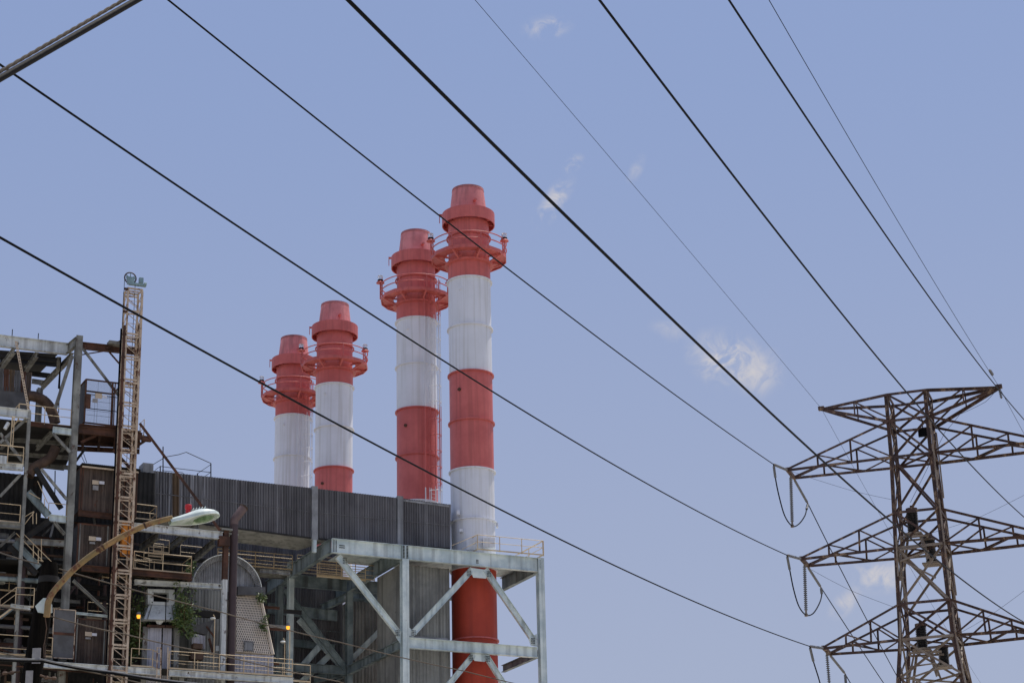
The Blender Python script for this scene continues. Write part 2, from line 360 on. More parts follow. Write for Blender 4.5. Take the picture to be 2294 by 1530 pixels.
# ------------------------------------------------------------------ steel support frame (right)
def jk(): return rnd.uniform(-.02, .02)
def col_down(par, q, k, w=.45, d=.45, z0=0, name='column', mat='steel', top=0):
    p = P(q, k)+Z*top; b = V((p.x, p.y, z0)); return MB().ibeam(b, p, d, w, up=S, t=.035).build(name, mat, par)
fr = thing('support_tower', 'pale green steel frame of girders, columns and braces carrying the nearest chimney', 'steel frame', ground_of(P0))
zt = P(E(1063, 325), 0).z; zt_top = P(E(1063, 215), 0).z; gd = .98
zg = (P(E(1063, 213)).z+P(E(1063, 325)).z)/2
def Fz(x, z, k=0, fn=E, ref=400):   # front plane point at pixel column x and height z
    p = P(fn(x, ref), k); q = V((p.x, p.y, z)); 
    # refine along the front so that it projects on column x
    for _ in range(4):
        r = q-CAM; px = 1147+FPX*r.dot(cr)/r.dot(fw); q = q+U*((fn(x, 0)[0]-px)/FPX*r.dot(fw)/U.dot(cr))
    return q
cols = [495, 1063, 2118]
fl = Fz(495, zg); fmid = Fz(1063, zg); fright = Fz(2118, zg)
def gird(a, b, h, w=.34, name='girder', par=fr, mat=None):
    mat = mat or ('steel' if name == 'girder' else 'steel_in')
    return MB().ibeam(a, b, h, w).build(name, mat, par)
gird(fl, fmid-U*.24, gd); gird(fmid+U*.24, fright-U*.2, gd)
MB().box(fmid+S*.0-Z*0, U*.2, S*.19, Z*(gd/2-.03)).build('joint_block', 'steel', fr)
col_top = zg+gd/2
def colz(p, w=.5, name='column', par=fr, mat='steel', z1=None):
    z1 = z1 if z1 is not None else zg-gd/2
    return MB().ibeam(V((p.x, p.y, 0)), V((p.x, p.y, z1)), w, w, up=S, t=.04).build(name, mat, par)
colz(fmid, .48); colz(fright, .46, z1=zg+gd/2+.02)
# bolts
def bolts(par, c, nx, nz, dx, dz, r=.028):
    m = MB()
    for i in range(nx):
        for j in range(nz): m.box(c+U*((i-(nx-1)/2)*dx)+Z*((j-(nz-1)/2)*dz), U*r, S*.02, Z*r)
    return m.build('bolt_group', 'dark', par)
for p, nx, nz, dx, dz in ((fl+U*.25-S*.03, 2, 9, .16, .09), (fl+U*.75-S*.03, 5, 2, .08, .14), (fmid-U*.13-S*.21, 2, 9, .07, .1), (fmid+U*.13-S*.21, 2, 9, .07, .1), (fright-U*.1-S*.21, 2, 7, .1, .1), (Fz(1630, zg-.15)-S*.03, 2, 3, .1, .1)):
    bolts(fr, p, nx, nz, dx, dz)
# side girders at the same height
zs = zg
sl = PZ(E(30, 520), zg); sd = (sl-fl); sdl = sd.length
SD = V((sd.x, sd.y, 0)).normalized()
lenS = 15.0
gird(fl+SD*.1, fl+SD*lenS, gd*.97, .34, 'side_girder')
gird(fmid+SD*.3, fmid+SD*lenS, gd*.95, .34, 'side_girder'); gird(fright+SD*.3, fright+SD*6.2, gd*.95, .34, 'side_girder')
back1 = PZ(E(340, 500), zg)      # second frame line
d1 = (back1-fl).dot(S)
B1l, B1m, B1r = fl+SD*(d1/SD.dot(S)), fmid+SD*(d1/SD.dot(S)), fright+SD*(d1/SD.dot(S))
print('frame line depth', d1, 'side dir', SD, 'S', S)
gird(B1l+U*.2, B1m-U*.2, gd*.9, .3, 'cross_girder'); gird(B1m+U*.2, B1r-U*.2, gd*.9, .3, 'cross_girder')
B2l, B2m = fl+SD*(2*d1/SD.dot(S)), fmid+SD*(2*d1/SD.dot(S))
gird(B2l+U*.2, B2m-U*.2, gd*.9, .3, 'cross_girder')
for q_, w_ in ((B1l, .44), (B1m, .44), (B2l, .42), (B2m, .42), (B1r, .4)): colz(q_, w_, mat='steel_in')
# mid level
zm = (P(E(1063, 955)).z+P(E(1063, 1010)).z)/2-.02; zm = P(E(1100, 972)).z
ml, mm, mr = Fz(495, zm), Fz(1063, zm), Fz(2120, zm)
gird(mm+U*.25, mr-U*.22, .72, .34); gird(mm+SD*.3, mm+SD*lenS, .62, .3, 'side_girder'); gird(mr+SD*.3, mr+SD*6, .5, .3, 'side_girder')
for dz in (0,):
    b1l, b1m = V((B1l.x, B1l.y, zm)), V((B1m.x, B1m.y, zm)); b2l, b2m = V((B2l.x, B2l.y, zm)), V((B2m.x, B2m.y, zm))
    gird(b1l+U*.2, b1m-U*.2, .6, .3, 'cross_girder'); gird(b2l+U*.2, b2m-U*.2, .6, .3, 'cross_girder')
    gird(b1l+SD*.2, b2l-SD*.2, .6, .3, 'side_girder')
zlow = zm-(zg-zm)
ll, lm, lr = Fz(495, zlow, ref=1400), Fz(1075, zlow, ref=1400), Fz(2140, zlow, ref=1400)
gird(lm+U*.25, lr-U*.22, .72, .34); gird(lm+SD*.3, lm+SD*lenS, .62, .3, 'side_girder')
for q in (2,):
    z3 = zlow-(zm-zlow)
    if z3 > 4:
        a, b = V((mm.x, mm.y, z3)), V((mr.x, mr.y, z3)); gird(a+U*.25, b-U*.22, .72, .34)
def brace(a, b, w=.42, par=fr, mat='steel', name='brace', fl_=.26):
    v = (b-a); up = v.cross(S).normalized(); return MB().ibeam(a, b, w, fl_, up=up).build(name, mat, par)
def FP(x, y, k=0): return P(E(x, y), k)
brace(FP(545, 300, .08), FP(1022, 905, .08), .40); brace(FP(1590, 400, .06), FP(1130, 895, .06), .40); brace(FP(1690, 400, .06), FP(2075, 960, .06), .40)
brace(FP(1600, 1065, .06), V((lm.x, lm.y, zlow))+U*.3+Z*.3+S*.06, .36); brace(FP(1695, 1065, .06), V((lr.x, lr.y, zlow))-U*.3+Z*.3+S*.06, .36)
hm = (lm+lr)/2
a = V((hm.x, hm.y, zlow-.4)); brace(a-U*.2+S*.06, V((lm.x, lm.y, zlow-5))+U*.3, .36); brace(a+U*.2+S*.06, V((lr.x, lr.y, zlow-5))-U*.3, .36)
for pts in ([(1570, 385), (1720, 405), (1700, 470), (1600, 462)], [(1575, 1050), (1725, 1062), (1690, 1118), (1610, 1110)], [(985, 850), (1038, 880), (1038, 985), (1000, 930)], [(1100, 850), (1160, 905), (1130, 925), (1098, 915)], [(2030, 940), (2095, 900), (2100, 1000), (2050, 992)]):
    MB().poly([FP(x, y, -.0) for x, y in pts], .03, S).build('gusset_plate', 'steel', fr)
for x, y in ((1010, 895), (1135, 895), (2065, 955), (600, 335), (1720, 435), (1565, 430), (1580, 1085), (1712, 1095)):
    bolts(fr, FP(x, y, -.1), 3, 4, .11, .11, .028)
# inner bracing on the second and third frame lines and in the side bays
def bk(q, k): return P(E(*q), k)
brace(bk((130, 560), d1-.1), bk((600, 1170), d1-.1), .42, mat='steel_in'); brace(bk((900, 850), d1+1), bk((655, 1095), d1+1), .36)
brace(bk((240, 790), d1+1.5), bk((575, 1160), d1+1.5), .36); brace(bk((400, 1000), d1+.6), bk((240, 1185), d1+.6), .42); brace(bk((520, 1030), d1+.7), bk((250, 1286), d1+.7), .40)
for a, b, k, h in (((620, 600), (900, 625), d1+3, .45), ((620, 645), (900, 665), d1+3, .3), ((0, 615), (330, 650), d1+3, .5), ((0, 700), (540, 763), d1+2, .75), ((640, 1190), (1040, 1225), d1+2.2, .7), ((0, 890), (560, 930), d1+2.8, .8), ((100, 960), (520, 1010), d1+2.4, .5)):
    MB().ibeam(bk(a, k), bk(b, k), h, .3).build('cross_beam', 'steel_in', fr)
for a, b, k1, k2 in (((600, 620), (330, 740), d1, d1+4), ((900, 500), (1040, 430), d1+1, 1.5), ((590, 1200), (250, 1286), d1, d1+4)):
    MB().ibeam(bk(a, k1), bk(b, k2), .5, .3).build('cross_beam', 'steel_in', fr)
# deck on the girders and the top railing
zd = zg+gd/2+.03
dk = MB().poly([fl+Z*(gd/2+.01)+U*2.0, fright+Z*(gd/2+.01), fright+SD*6+Z*(gd/2+.01), fl+SD*6+U*2.0+Z*(gd/2+.01)], .04, Z).build('deck_plate', 'steel', fr)
t = [P(E(x, y), .15) for x, y in ((1632, 130), (2145, 180))]
rp = railing(fr, [P(E(1632, 130), .15), P(E(2145, 178), .15)], 1.1, (.45,), 2.0, .025)
railing(fr, [P(E(2140, 178), .2), P(E(2140, 178), .2)+SD*4.5], 1.1, (.45,), 2.0, .025)
railing(fr, [P(E(1632, 130), .18), P(E(1640, 130), .18)-U*.0+SD*5-U*.0], 1.1, (.45,), 2.5, .025)
MB().tube([P(E(1430, 215), .3), P(E(1632, 130), .2)], .025, 6).tube([P(E(1510, 245), .3), P(E(1632, 185), .2)], .022, 6).tube([P(E(2145, 180), .2), P(E(1950, 285), .3)], .02, 6).build('stay_rail', 'rail', fr)
# ------------------------------------------------------------------ clad building
KB = 1.5
bd = thing('plant_building', 'long dark corrugated metal building running behind the steel frames below the chimneys', 'building', ground_of(P(C(1000, 900), KB)))
tL, tR = P(C(30, 335), KB), P(E(1420, -155), KB)
def lineP(x, pts, k):   # piecewise-linear pixel line
    for (x0, y0), (x1, y1) in zip(pts, pts[1:]):
        if x <= x1: return P((x, y0+(y1-y0)*(x-x0)/(x1-x0)), k)
    return P((x, pts[-1][1]), k)
topl = [(306, 1050), (698, 1093), (890, 1115), (1006, 1130)]; botl = [(306, 1155), (530, 1186), (698, 1206), (890, 1222), (1006, 1229)]
zb = P((960, 1226), KB).z; zb2 = P((620, 1197), KB).z; print('building z bottom', zb, zb2, 'top', P((1000, 1129), KB).z, P((330, 1052), KB).z, 'girder top', zg+gd/2)
ztop = P((800, 1105), KB).z
for x0, x1, mt in ((300, 386, 'cladstreak'), (386, 402, 'cladrust'), (402, 460, 'cladstreak'), (460, 696, 'clad'), (712, 888, 'clad'), (903, 1007, 'clad')):
    MB().corr(lineP(x0, botl, KB), lineP(x1, botl, KB), lineP(x0, topl, KB), lineP(x1, topl, KB), .18, .07, -S).build('corrugated_wall', mt, bd)
for xa, xb in ((302, 695), (713, 887), (904, 1006)):
    for f_ in (.52,): MB().bar(lineP(xa, botl, KB).lerp(lineP(xa, topl, KB), f_)-S*.085, lineP(xb, botl, KB).lerp(lineP(xb, topl, KB), f_)-S*.085, .02, .05).build('sheet_lap', 'clad', bd)
    MB().bar(lineP(xa, botl, KB)-S*.09, lineP(xb, botl, KB)-S*.09, .03, .12).build('drip_flashing', 'dark', bd)
for x in (704, 895.5):
    a, b = lineP(x, botl, KB-.04)-Z*.1, lineP(x, topl, KB-.04)+Z*.12
    MB().bar(a, b, .30, .42, up=U).build('wall_post', 'cladlight', bd)
    MB().bar(a, V((a.x, a.y, a.z-.85)), .26, .26, up=U).build('wall_post', 'steel', bd)
p = P(C(130, 345), KB-.2); MB().box(p, U*.35, S*.5, Z*.32).build('vent_box', 'cladlight', bd)
e1, e2 = lineP(1007, botl, KB), lineP(1007, topl, KB)
MB().corr(e1+SD*7, e1, e2+SD*7, e2, .2, .05, U).build('end_wall', 'clad', bd)
MB().bar(e1-S*.02, e2-S*.02, .12, .12, up=U).build('corner_flashing', 'clad', bd)
w0, w1 = lineP(300, topl, KB), lineP(1007, topl, KB)
MB().poly([w0-Z*.06, w1-Z*.06, w1+SD*7-Z*.2, w0+SD*7-Z*.2], .05, Z).build('roof', 'clad', bd)
m = MB()
for x in range(320, 1000, 7):
    pass
w0, w1 = lineP(903, topl, KB-.07), lineP(1006, topl, KB-.07); MB().bar(w0-Z*.12, w1-Z*.12, .04, .14).build('flashing', 'cladlight', bd)
# soffit and recessed wall below
s0, s1 = lineP(300, botl, KB), lineP(740, botl, KB)
f1 = PZ(C(1700, 1190), s1.z); f0 = PZ(C(1100, 1130), lineP(530, botl, KB).z); dd = (f1-s1).dot(S); print('soffit depth', dd, (f0-s0).dot(S))
dd = max(2.5, min(7, dd)); s2, s3 = s1+S*dd-U*1.2, s0+S*dd
m = MB(); n = 60
m.corr(s0, s3, s1, s2, .22, -.05, Z); m.build('soffit', 'cladduct', bd)
rw = lambda p: V((p.x, p.y, 0))
r0_, r1_ = P((290, 1230), 13), P((768, 1290), 13)
MB().corr(V((r0_.x, r0_.y, 8)), V((r1_.x, r1_.y, 8)), V((r0_.x, r0_.y, s1.z+2.6)), V((r1_.x, r1_.y, s1.z+2.6)), .2, .06, -S).build('recessed_wall', 'clad', bd)
MB().ibeam(V((*P((652, 1260), 8).xy, 8)), V((*P((652, 1260), 8).xy, s1.z)), .4, .4, up=S).build('column', 'steel', bd)
# roof guard rail at the left end of the roof
rg = thing('roof_guard_rail', 'thin bent guard rail standing on the left end of the long corrugated roof', 'railing', P(C(560, 400), KB+1))
q = lambda x, y, k=KB+1: P(C(x, y), k)
MB().tube([q(160, 315), q(340, 207), q(480, 182), q(560, 156), q(825, 276)], .025, 6).tube([q(280, 307), q(440, 328), q(820, 372)], .022, 6).tube([q(230, 345), q(285, 305)], .02, 6).tube([q(820, 290), q(680, 385)], .02, 6).tube([q(820, 372), q(760, 415)], .02, 6).tube([q(300, 352), q(520, 375), q(540, 395)], .02, 6).build('rail', 'dark', rg)
for x, y0, y1 in ((312, 98, 372), (824, 276, 430), (282, 305, 360), (680, 385, 405)): MB().bar(q(x, y0), q(x, y1), .06, .06, up=U).build('post', 'dark', rg)
# ------------------------------------------------------------------ clad ducts in the frame
def clad_box(name, label, cat, pl, pr, ztop, zbot, depth, mat='cladduct', side=True, pitch=.25):
    root = thing(name, label, cat, V((pl.x, pl.y, zbot)))
    a, b = V((pl.x, pl.y, 0)), V((pr.x, pr.y, 0)); c, d = a+SD*depth, b+SD*depth
    z = lambda p, h: V((p.x, p.y, h))
    MB().corr(z(a, zbot), z(b, zbot), z(a, ztop), z(b, ztop), pitch, .05, -S).build('front_cladding', mat, root)
    MB().corr(z(c, zbot), z(a, zbot), z(c, ztop), z(a, ztop), pitch, .05, -U).build('side_cladding', mat, root)
    MB().corr(z(b, zbot), z(d, zbot), z(b, ztop), z(d, ztop), pitch, .05, U).build('side_cladding', mat, root)
    MB().corr(z(d, zbot), z(c, zbot), z(d, ztop), z(c, ztop), pitch, .05, S).build('rear_cladding', mat, root)
    MB().poly([z(a, ztop-.05), z(b, ztop-.05), z(d, ztop-.05), z(c, ztop-.05)], .04, Z).build('roof', mat, root)
    MB().bar(z(a, zbot)-S*.03, z(a, ztop)-S*.03, .1, .1, up=U).bar(z(b, zbot)-S*.03, z(b, ztop)-S*.03, .1, .1, up=U).build('corner_trim', mat, root)
    return root
kd = 1.0
pa, pb = P(E(1032, 480), kd), P(E(1405, 480), kd)
du1 = clad_box('clad_duct', 'tall grey green corrugated duct standing behind the middle column, beside the red chimney foot', 'duct', pa, pb, zg-gd/2-.1, 0, 4.2)
MB().bar(P(E(1100, 925), kd-.08), P(E(1405, 945), kd-.08), .04, .16).build('flashing', 'cladlight', du1)
pa, pb = P(E(640, 660), d1+1.5), P(E(900, 680), d1+1.5)
du2 = clad_box('clad_duct', 'dark corrugated duct deep inside the frame, left of the tall grey green one', 'duct', pa, pb, P(E(700, 650), d1+1.5).z, 0, 4.0)
# back railings under the building
rb = thing('catwalk', 'long catwalk with rows of cream handrails under the dark corrugated soffit', 'walkway', P(C(1500, 1420), 7.5))
for kk, y in ((7.0, 1212), (8.6, 1252)):
    a, b = P(C(900, y-14), kk), P(C(1698, y+36), kk); zz = (a.z+b.z)/2; a.z = b.z = zz
    railing(rb, [a, b], 1.1, (.5,), 1.5, .035)
MB().box((a+b)/2-Z*1.2, (b-a)/2, S*.9, Z*.1).build('deck', 'steel_old', rb)
for kk, y in ((10.5, 1262), (11.6, 1300)):
    a, b = P(C(1750, y), kk), P(C(2230, y+28), kk); a.z = b.z = (a.z+b.z)/2; railing(rb, [a, b], 1.1, (.5,), 1.5, .035)
a, b = P(C(1240, 1345), KB-.5), P(C(1560, 1395), KB-.5)
railing(fr, [P(E(385, 330), 5.5), P(E(830, 372), 5.5)], 1.1, (.33, .66), 1.6, .03)
railing(fr, [P(E(385, 350), 3.6), P(E(760, 385), 3.6)], 1.0, (.33, .66), 1.6, .03)
# ------------------------------------------------------------------ arched duct, hopper, pipe, column
KA = -2.5
ar = thing('arched_duct', 'round-topped corrugated grey duct casing behind the dark bent pipe', 'duct', ground_of(P(D(1080, 470), KA)))
cc = P(D(1075, 500), KA); R = (P(D(1440, 500), KA)-cc).length
n = 60; m = MB(); top = []
xs = [(-1+2*i/n) for i in range(n+1)]
vs = []
for i, x in enumerate(xs):
    zz = math.sqrt(max(0, 1-x*x))*R; o = -S*(.04 if i % 2 else 0); vs += [cc+U*(x*R)+o-Z*0, cc+U*(x*R)+Z*zz+o]
m.add(vs, [(2*i, 2*i+2, 2*i+3, 2*i+1) for i in range(n)]); m.build('face', 'cladlight', ar)
m = MB(); vs = []; n2 = 70
for i in range(n2+1):
    an = math.pi*i/n2; rr = R*(1.0+(.02 if i % 2 else 0)); p = cc+U*(-math.cos(an)*rr)+Z*(math.sin(an)*rr); vs += [p-S*.12, p+SD*4]
m.add(vs, [(2*i, 2*i+2, 2*i+3, 2*i+1) for i in range(n2)]); m.build('curved_roof', 'cladlight', ar)
m = MB(); vs = []
for i in range(121):
    an = math.pi*i/120; d_ = U*(-math.cos(an))+Z*math.sin(an); o = S*(-.32 if i % 2 else -.27)
    vs += [cc+d_*(R*.87)+o*.6, cc+d_*(R*1.03)+o]
m.add(vs, [(2*i, 2*i+2, 2*i+3, 2*i+1) for i in range(120)])
vs = []
for i in range(121):
    an = math.pi*i/120; d_ = U*(-math.cos(an))+Z*math.sin(an); vs += [cc+d_*(R*1.03)-S*.3, cc+d_*(R*1.03)+S*.1]
m.add(vs, [(2*i, 2*i+2, 2*i+3, 2*i+1) for i in range(120)]); m.build('rim_band', 'cladlight', ar)
m = MB(); m.tube([cc-S*.25+U*(-math.cos(math.pi*i/40)*R*1.01)+Z*(math.sin(math.pi*i/40)*R*1.01)-S*.12 for i in range(41)], .032, 6); m.build('rim', 'white_old', ar)
a, b = cc-U*R, cc+U*R
MB().corr(V((a.x, a.y, 0)), V((cc.x, cc.y, 0)), a, cc, .2, .04, -S).build('lower_wall', 'cladduct', ar)
MB().corr(V((a.x, a.y, 0))+SD*4, V((a.x, a.y, 0)), a+SD*4, a, .2, .04, -U).build('lower_wall', 'cladduct', ar)
ho = thing('hopper', 'beige slotted hopper widening downwards with a bolted square hatch on its front', 'hopper', ground_of(P(D(1380, 1170), KA-.1)))
k = KA-.1
MB().box((P(D(1195, 495), k)+P(D(1487, 510), k))/2, (P(D(1487, 510), k)-P(D(1195, 500), k))/2, S*.3, Z*.28).build('top_band', 'panel', ho)
hv = [P(D(1192, 1140), k-.5), P(D(1578, 1172), k-.5), P(D(1440, 548), k), P(D(1195, 533), k)]
bh = [x+SD*3 for x in hv]
MB().hexa([hv[0], hv[1], bh[1], bh[0]], [hv[3], hv[2], bh[2], bh[3]]).build('shell', 'beige', ho)
m = MB()                                       # staggered dark slots pressed in the lagging
rows, cols_ = 24, 17
for i in range(rows):
    for j in range(cols_):
        t0 = (i+.5)/rows; s0_ = (j+(.5 if i % 2 else 0)+.2)/cols_
        if s0_ > .97: continue
        l, r_ = hv[0].lerp(hv[3], t0), hv[1].lerp(hv[2], t0); c = l.lerp(r_, s0_)
        m.box(c-S*.012, U*.02, S*.008, Z*.05)
m.build('slots', 'dark', ho)
MB().bar(hv[1]+U*.03-S*.05, hv[2]+U*.03-S*.05, .16, .16).build('edge_strip', 'beige', ho)
MB().bar(hv[3]-S*.05, hv[2]-S*.05, .14, .1).build('edge_strip', 'beige', ho)
hc = P(D(1325, 1085), k-.55); hb = MB().box(hc, U*.31, S*.04, Z*.32).build('hatch', 'cladlight', ho)
m = MB()
for i in range(7):
    for sgn in (-1, 1): m.box(hc-S*.05+U*(i-3)*.09+Z*.28*sgn, U*.018, S*.02, Z*.018); m.box(hc-S*.05+Z*(i-3)*.09+U*.27*sgn, U*.018, S*.02, Z*.018)
m.build('bolt', 'dark', hb)
a, b = P(D(1180, 1165), k-.45), P(D(1590, 1185), k-.45)
MB().corr(V((a.x, a.y, 10)), V((b.x, b.y, 10)), a, b, .22, .05, -S).build('skirt', 'cladpale', ho)
ex = thing('exhaust_pipe', 'tall dark purple brown pipe with its top bent to the right', 'pipe', ground_of(P(D(1150, 1000), -5.2)))
kx = -5.2
pt = [P(C(1160, 772), kx), P(C(1095, 855), kx), P(C(1082, 872), kx), P(C(1075, 895), kx), P(C(1074, 930), kx)]
pb_ = pt[-1]
m = MB().tube([pt[-1], V((pb_.x, pb_.y, 0))], [.25, .245], 20, False); MB().tube([pt[0]+(pt[0]-pt[1])*.2]+pt+[pt[-1]-Z*.02], [.275, .275, .275, .27, .26, .253, .253], 20, False).build('elbow', 'pipelit', ex)
ep = m.build('pipe', 'darkpipe', ex)
dv = (pt[0]-pt[1]).normalized(); MB().tube([pt[0]+dv*.12, pt[0]+dv*.24], .285, 20, False).build('mouth_rim', 'rustpipe', ep)
MB().bar(P(C(1000, 1025), kx-.1), P(C(1118, 1040), kx-.1), .1, .12).build('clamp', 'steel_old', ex)
bc = thing('yard_column', 'white column with heavily rusted upper half left of the dark bent pipe', 'column', ground_of(P(D(1050, 1000), -5.4)))
kc = -5.4
pT, pM = P(C(985, 1000), kc), P(D(1065, 375), kc)
MB().ibeam(V((pM.x, pM.y, 0)), pM, .30, .30, up=S).build('lower_section', 'white_old', bc)
MB().ibeam(V((pT.x, pT.y, pM.z)), pT, .31, .31, up=S).build('upper_section', 'rust', bc)
MB().box(pT+Z*.05, U*.35, S*.3, Z*.05).build('cap_plate', 'steel_old', bc)
# ------------------------------------------------------------------ left structure
KL = -5.0
lf = thing('boiler_structure', 'rusting steel structure of decks, stairs and braces filling the left edge of the plant', 'steel structure', ground_of(P(B(515, 900), KL)))
def la(x, y, k=KL): return P(A(x, y), k)
def lb(x, y, k=KL): return P(B(x, y), k)
def beam(a, b, h, w=.2, mat='steel_old', name='beam', par=lf): return MB().ibeam(a, b, h, w).build(name, mat, par)
def bar(a, b, h, mat='steel_old', name='brace', par=lf, w=None): return MB().bar(a, b, w or h*.6, h).build(name, mat, par)
def angle(a, b, h, mat='steel_old', name='brace', par=lf): return MB().angle(a, b, h, up=(b-a).cross(S)).build(name, mat, par)
# main tall column
pT = la(645, 195); MB().ibeam(V((pT.x, pT.y, 0)), pT, .42, .42, up=S).build('column', 'steel_old', lf)
zT = pT.z-.35
gr_ = PZ(A(553, 300), zT); gl_ = PZ(A(0, 232), zT); gdir = (gr_-gl_).normalized()
MB().ibeam(gl_-gdir*8, gr_, .75, .3).build('girder', 'white_old', lf)
MB().ibeam(pT-Z*.35-U*.1, gr_, .6, .25).build('girder', 'steel_old', lf)
e = gr_+SD*0
zl = zT-.9
for (x0, y0, x1, y1, h) in ((590, 350, 335, 615, .35), (300, 345, 210, 470, .35), (115, 310, 15, 440, .35), (480, 380, 480, 470, .3)):
    a = PZ(A(x0, y0), zT-.6); b = PZ(A(x1, y1), zT-.6); beam(a, b, h, .25, 'steel_old', 'joist')
for (x0, y0, x1, y1, h, mt) in ((0, 345, 480, 390, .3, 'dark'), (0, 385, 470, 425, .3, 'dark'), (180, 490, 430, 520, .3, 'dark'), (260, 560, 360, 575, .3, 'steel_old')):
    a = PZ(A(x0, y0), zT-.3); b = PZ(A(x1, y1), zT-.3); beam(a, b, h, .2, mt, 'joist')
o1 = PZ(A(-200, 300), zT+.3); o2 = PZ(A(470, 345), zT+.3); o3 = PZ(A(300, 520), zT+.3); o4 = PZ(A(-400, 480), zT+.3)
for t0, t1 in ((0, .38), (.52, .8), (.86, 1)):
    MB().poly([o1.lerp(o4, t0), o2.lerp(o3, t0), o2.lerp(o3, t1), o1.lerp(o4, t1)], .05, Z).build('deck_plate', 'dark', lf)
for x, y0, y1 in ((102, 138, 185), (314, 170, 215)): bar(PZ(A(x, y0), zT+1.2), PZ(A(x, y0), zT+1.2)-Z*1.2, .05, 'dark', 'rod')
angle(la(600, 360), la(462, 790), .22); bar(la(672, 290, KL-.1), la(1000, 720, KL-.1), .16); bar(la(665, 345), la(1010, 290), .07, 'rust'); bar(la(885, 315), la(1012, 462), .10, 'rust')
MB().ibeam(la(640, 268, KL-.05), la(1115, 318, KL-.05), .42, .3).build('girder', 'rust', lf)
MB().box(la(945, 258, KL-.3), U*.5, S*.3, Z*.1).build('bracket_box', 'steel_old', lf); bar(la(870, 290, KL-.2), la(1020, 215, KL-.2), .12, 'rust')
# pale pink lattice channel
m = MB(); a, b = la(130, 232, KL-.6), la(235, 800, KL-.6); m.bar(a-U*.06, b-U*.06, .05, .03).bar(a+U*.06, b+U*.06, .05, .03)
for i in range(24): t = (i+.5)/24; m.bar(a.lerp(b, t)-U*.07+Z*.04, a.lerp(b, t)+U*.07-Z*.04, .03, .07)
m.build('lattice_brace', 'mast', lf)
# rusty panels
pp = [la(0, 455, KL+2.5), la(262, 490, KL+2.5), la(250, 655, KL+2.5), la(0, 635, KL+2.5)]
e0, e1_, e2_, e3_ = la(-200, 620, KL+2.5), la(252, 655, KL+2.5), la(-200, 430, KL+2.5), la(262, 490, KL+2.5)
for i, mt in enumerate(('rust', 'panel', 'rust', 'cladbrown', 'panel', 'rust', 'cladrust', 'panel', 'rust', 'cladbrown')):
    MB().corr(e0.lerp(e1_, i/10), e0.lerp(e1_, (i+.97)/10), e2_.lerp(e3_, i/10), e2_.lerp(e3_, (i+.97)/10), .3, .05, -S).build('cladding_panel', mt, lf)
MB().box((la(-200, 700, KL+2.8)+la(235, 720, KL+2.8))/2, (la(235, 720, KL+2.8)-la(-200, 700, KL+2.8))/2, S*.3, Z*.75).build('casing', 'panel', lf)
pq = la(325, 620, KL+3); MB().ibeam(V((pq.x, pq.y, pq.z-3.2)), pq, .35, .35, up=S).build('column', 'steel_old', lf)
def pipe(name, label, pts, r, mat, band=None):
    root = thing(name, label, 'pipe', pts[-1]); m = MB(); 
    P2 = []
    for i in range(len(pts)-1):
        p0, p1, p2, p3 = pts[max(i-1, 0)], pts[i], pts[i+1], pts[min(i+2, len(pts)-1)]
        for j in range(6):
            t = j/6; P2.append(.5*((2*p1)+(p2-p0)*t+(2*p0-5*p1+4*p2-p3)*t*t+(3*p1-p0-3*p2+p3)*t**3))
    P2.append(pts[-1]); m.tube(P2, r, 14); m.build('lagging', mat, root)
    for p, q_ in list(zip(P2, P2[1:]))[::5]:
        d = (q_-p).normalized(); MB().tube([p, p+d*.05], r*1.06, 14).build('band', mat, root)
    return root
pipe('bent_pipe', 'fat rusty pipe bending down onto the upper left deck', [la(225, 680, KL+1.5), la(300, 690, KL+1.5), la(375, 735, KL+1.5), la(425, 810, KL+1.5), la(450, 905, KL+1.5)], .33, 'rustpipe')
pipe('bent_pipe', 'rusty lagged elbow pipe hanging below the upper left deck', [la(235, 1330, KL+.8), la(275, 1270, KL+.8), la(350, 1225, KL+.8), la(415, 1180, KL+.8), la(455, 1100, KL+.8)], .31, 'rustpipe')
p1, p2 = lb(180, 560, KL+1), lb(180, 880, KL+1); pipe('vertical_pipe', 'dark grey upright pipe beside the yellow stair rails at the far left', [p1, p1.lerp(V((p1.x, p1.y, 0)), .5), V((p1.x, p1.y, 0))], .24, 'darkpipe')
# upper deck
za = la(580, 940).z
d = [PZ(A(-100, 870), za), PZ(A(590, 940), za), PZ(A(560, 1200), za), PZ(A(520, 1290), za), PZ(A(340, 1270), za), PZ(A(-150, 1200), za)]
MB().poly(d, .1, Z).build('deck_plate', 'dark', lf)
MB().ibeam(la(235, 905), la(585, 950), .25, .2).build('edge_beam', 'rust', lf); MB().ibeam(la(430, 958, KL-.1), la(590, 978, KL-.1), .4, .2).build('beam', 'steel', lf)
MB().ibeam(la(-60, 798, KL-.8), la(250, 835, KL-.8), .52, .3).build('girder', 'white_old', lf)
for (x0, y0, x1, y1) in ((420, 985, 300, 1110), (560, 1040, 500, 1120), (100, 1000, 10, 1100)): beam(PZ(A(x0, y0), za-.25), PZ(A(x1, y1), za-.25), .3, .2, 'steel_old', 'joist')
for y in (1035, 1150, 1230): beam(PZ(A(60, y), za-.2), PZ(A(560, y+35), za-.2), .25, .2, 'steel_old', 'joist')
railing(lf, [la(155, 745), la(582, 795)], 1.15, (.45,), 1.9, .025)
railing(lf, [la(110, 800), la(160, 745)], 1.1, (.45,), 1.9, .025)
c2 = la(240, 815, KL-.8); MB().ibeam(V((c2.x, c2.y, 0)), c2, .2, .2, up=S).build('column', 'steel_old', lf)
for a in (((215, 868), (0, 1062)), ((0, 985), (205, 1240)), ((430, 985), (572, 1140)), ((170, 1320), (0, 1500)), ((335, 1275), (545, 1525))):
    bar(la(*a[0], KL-.5), la(*a[1], KL-.5), .17)
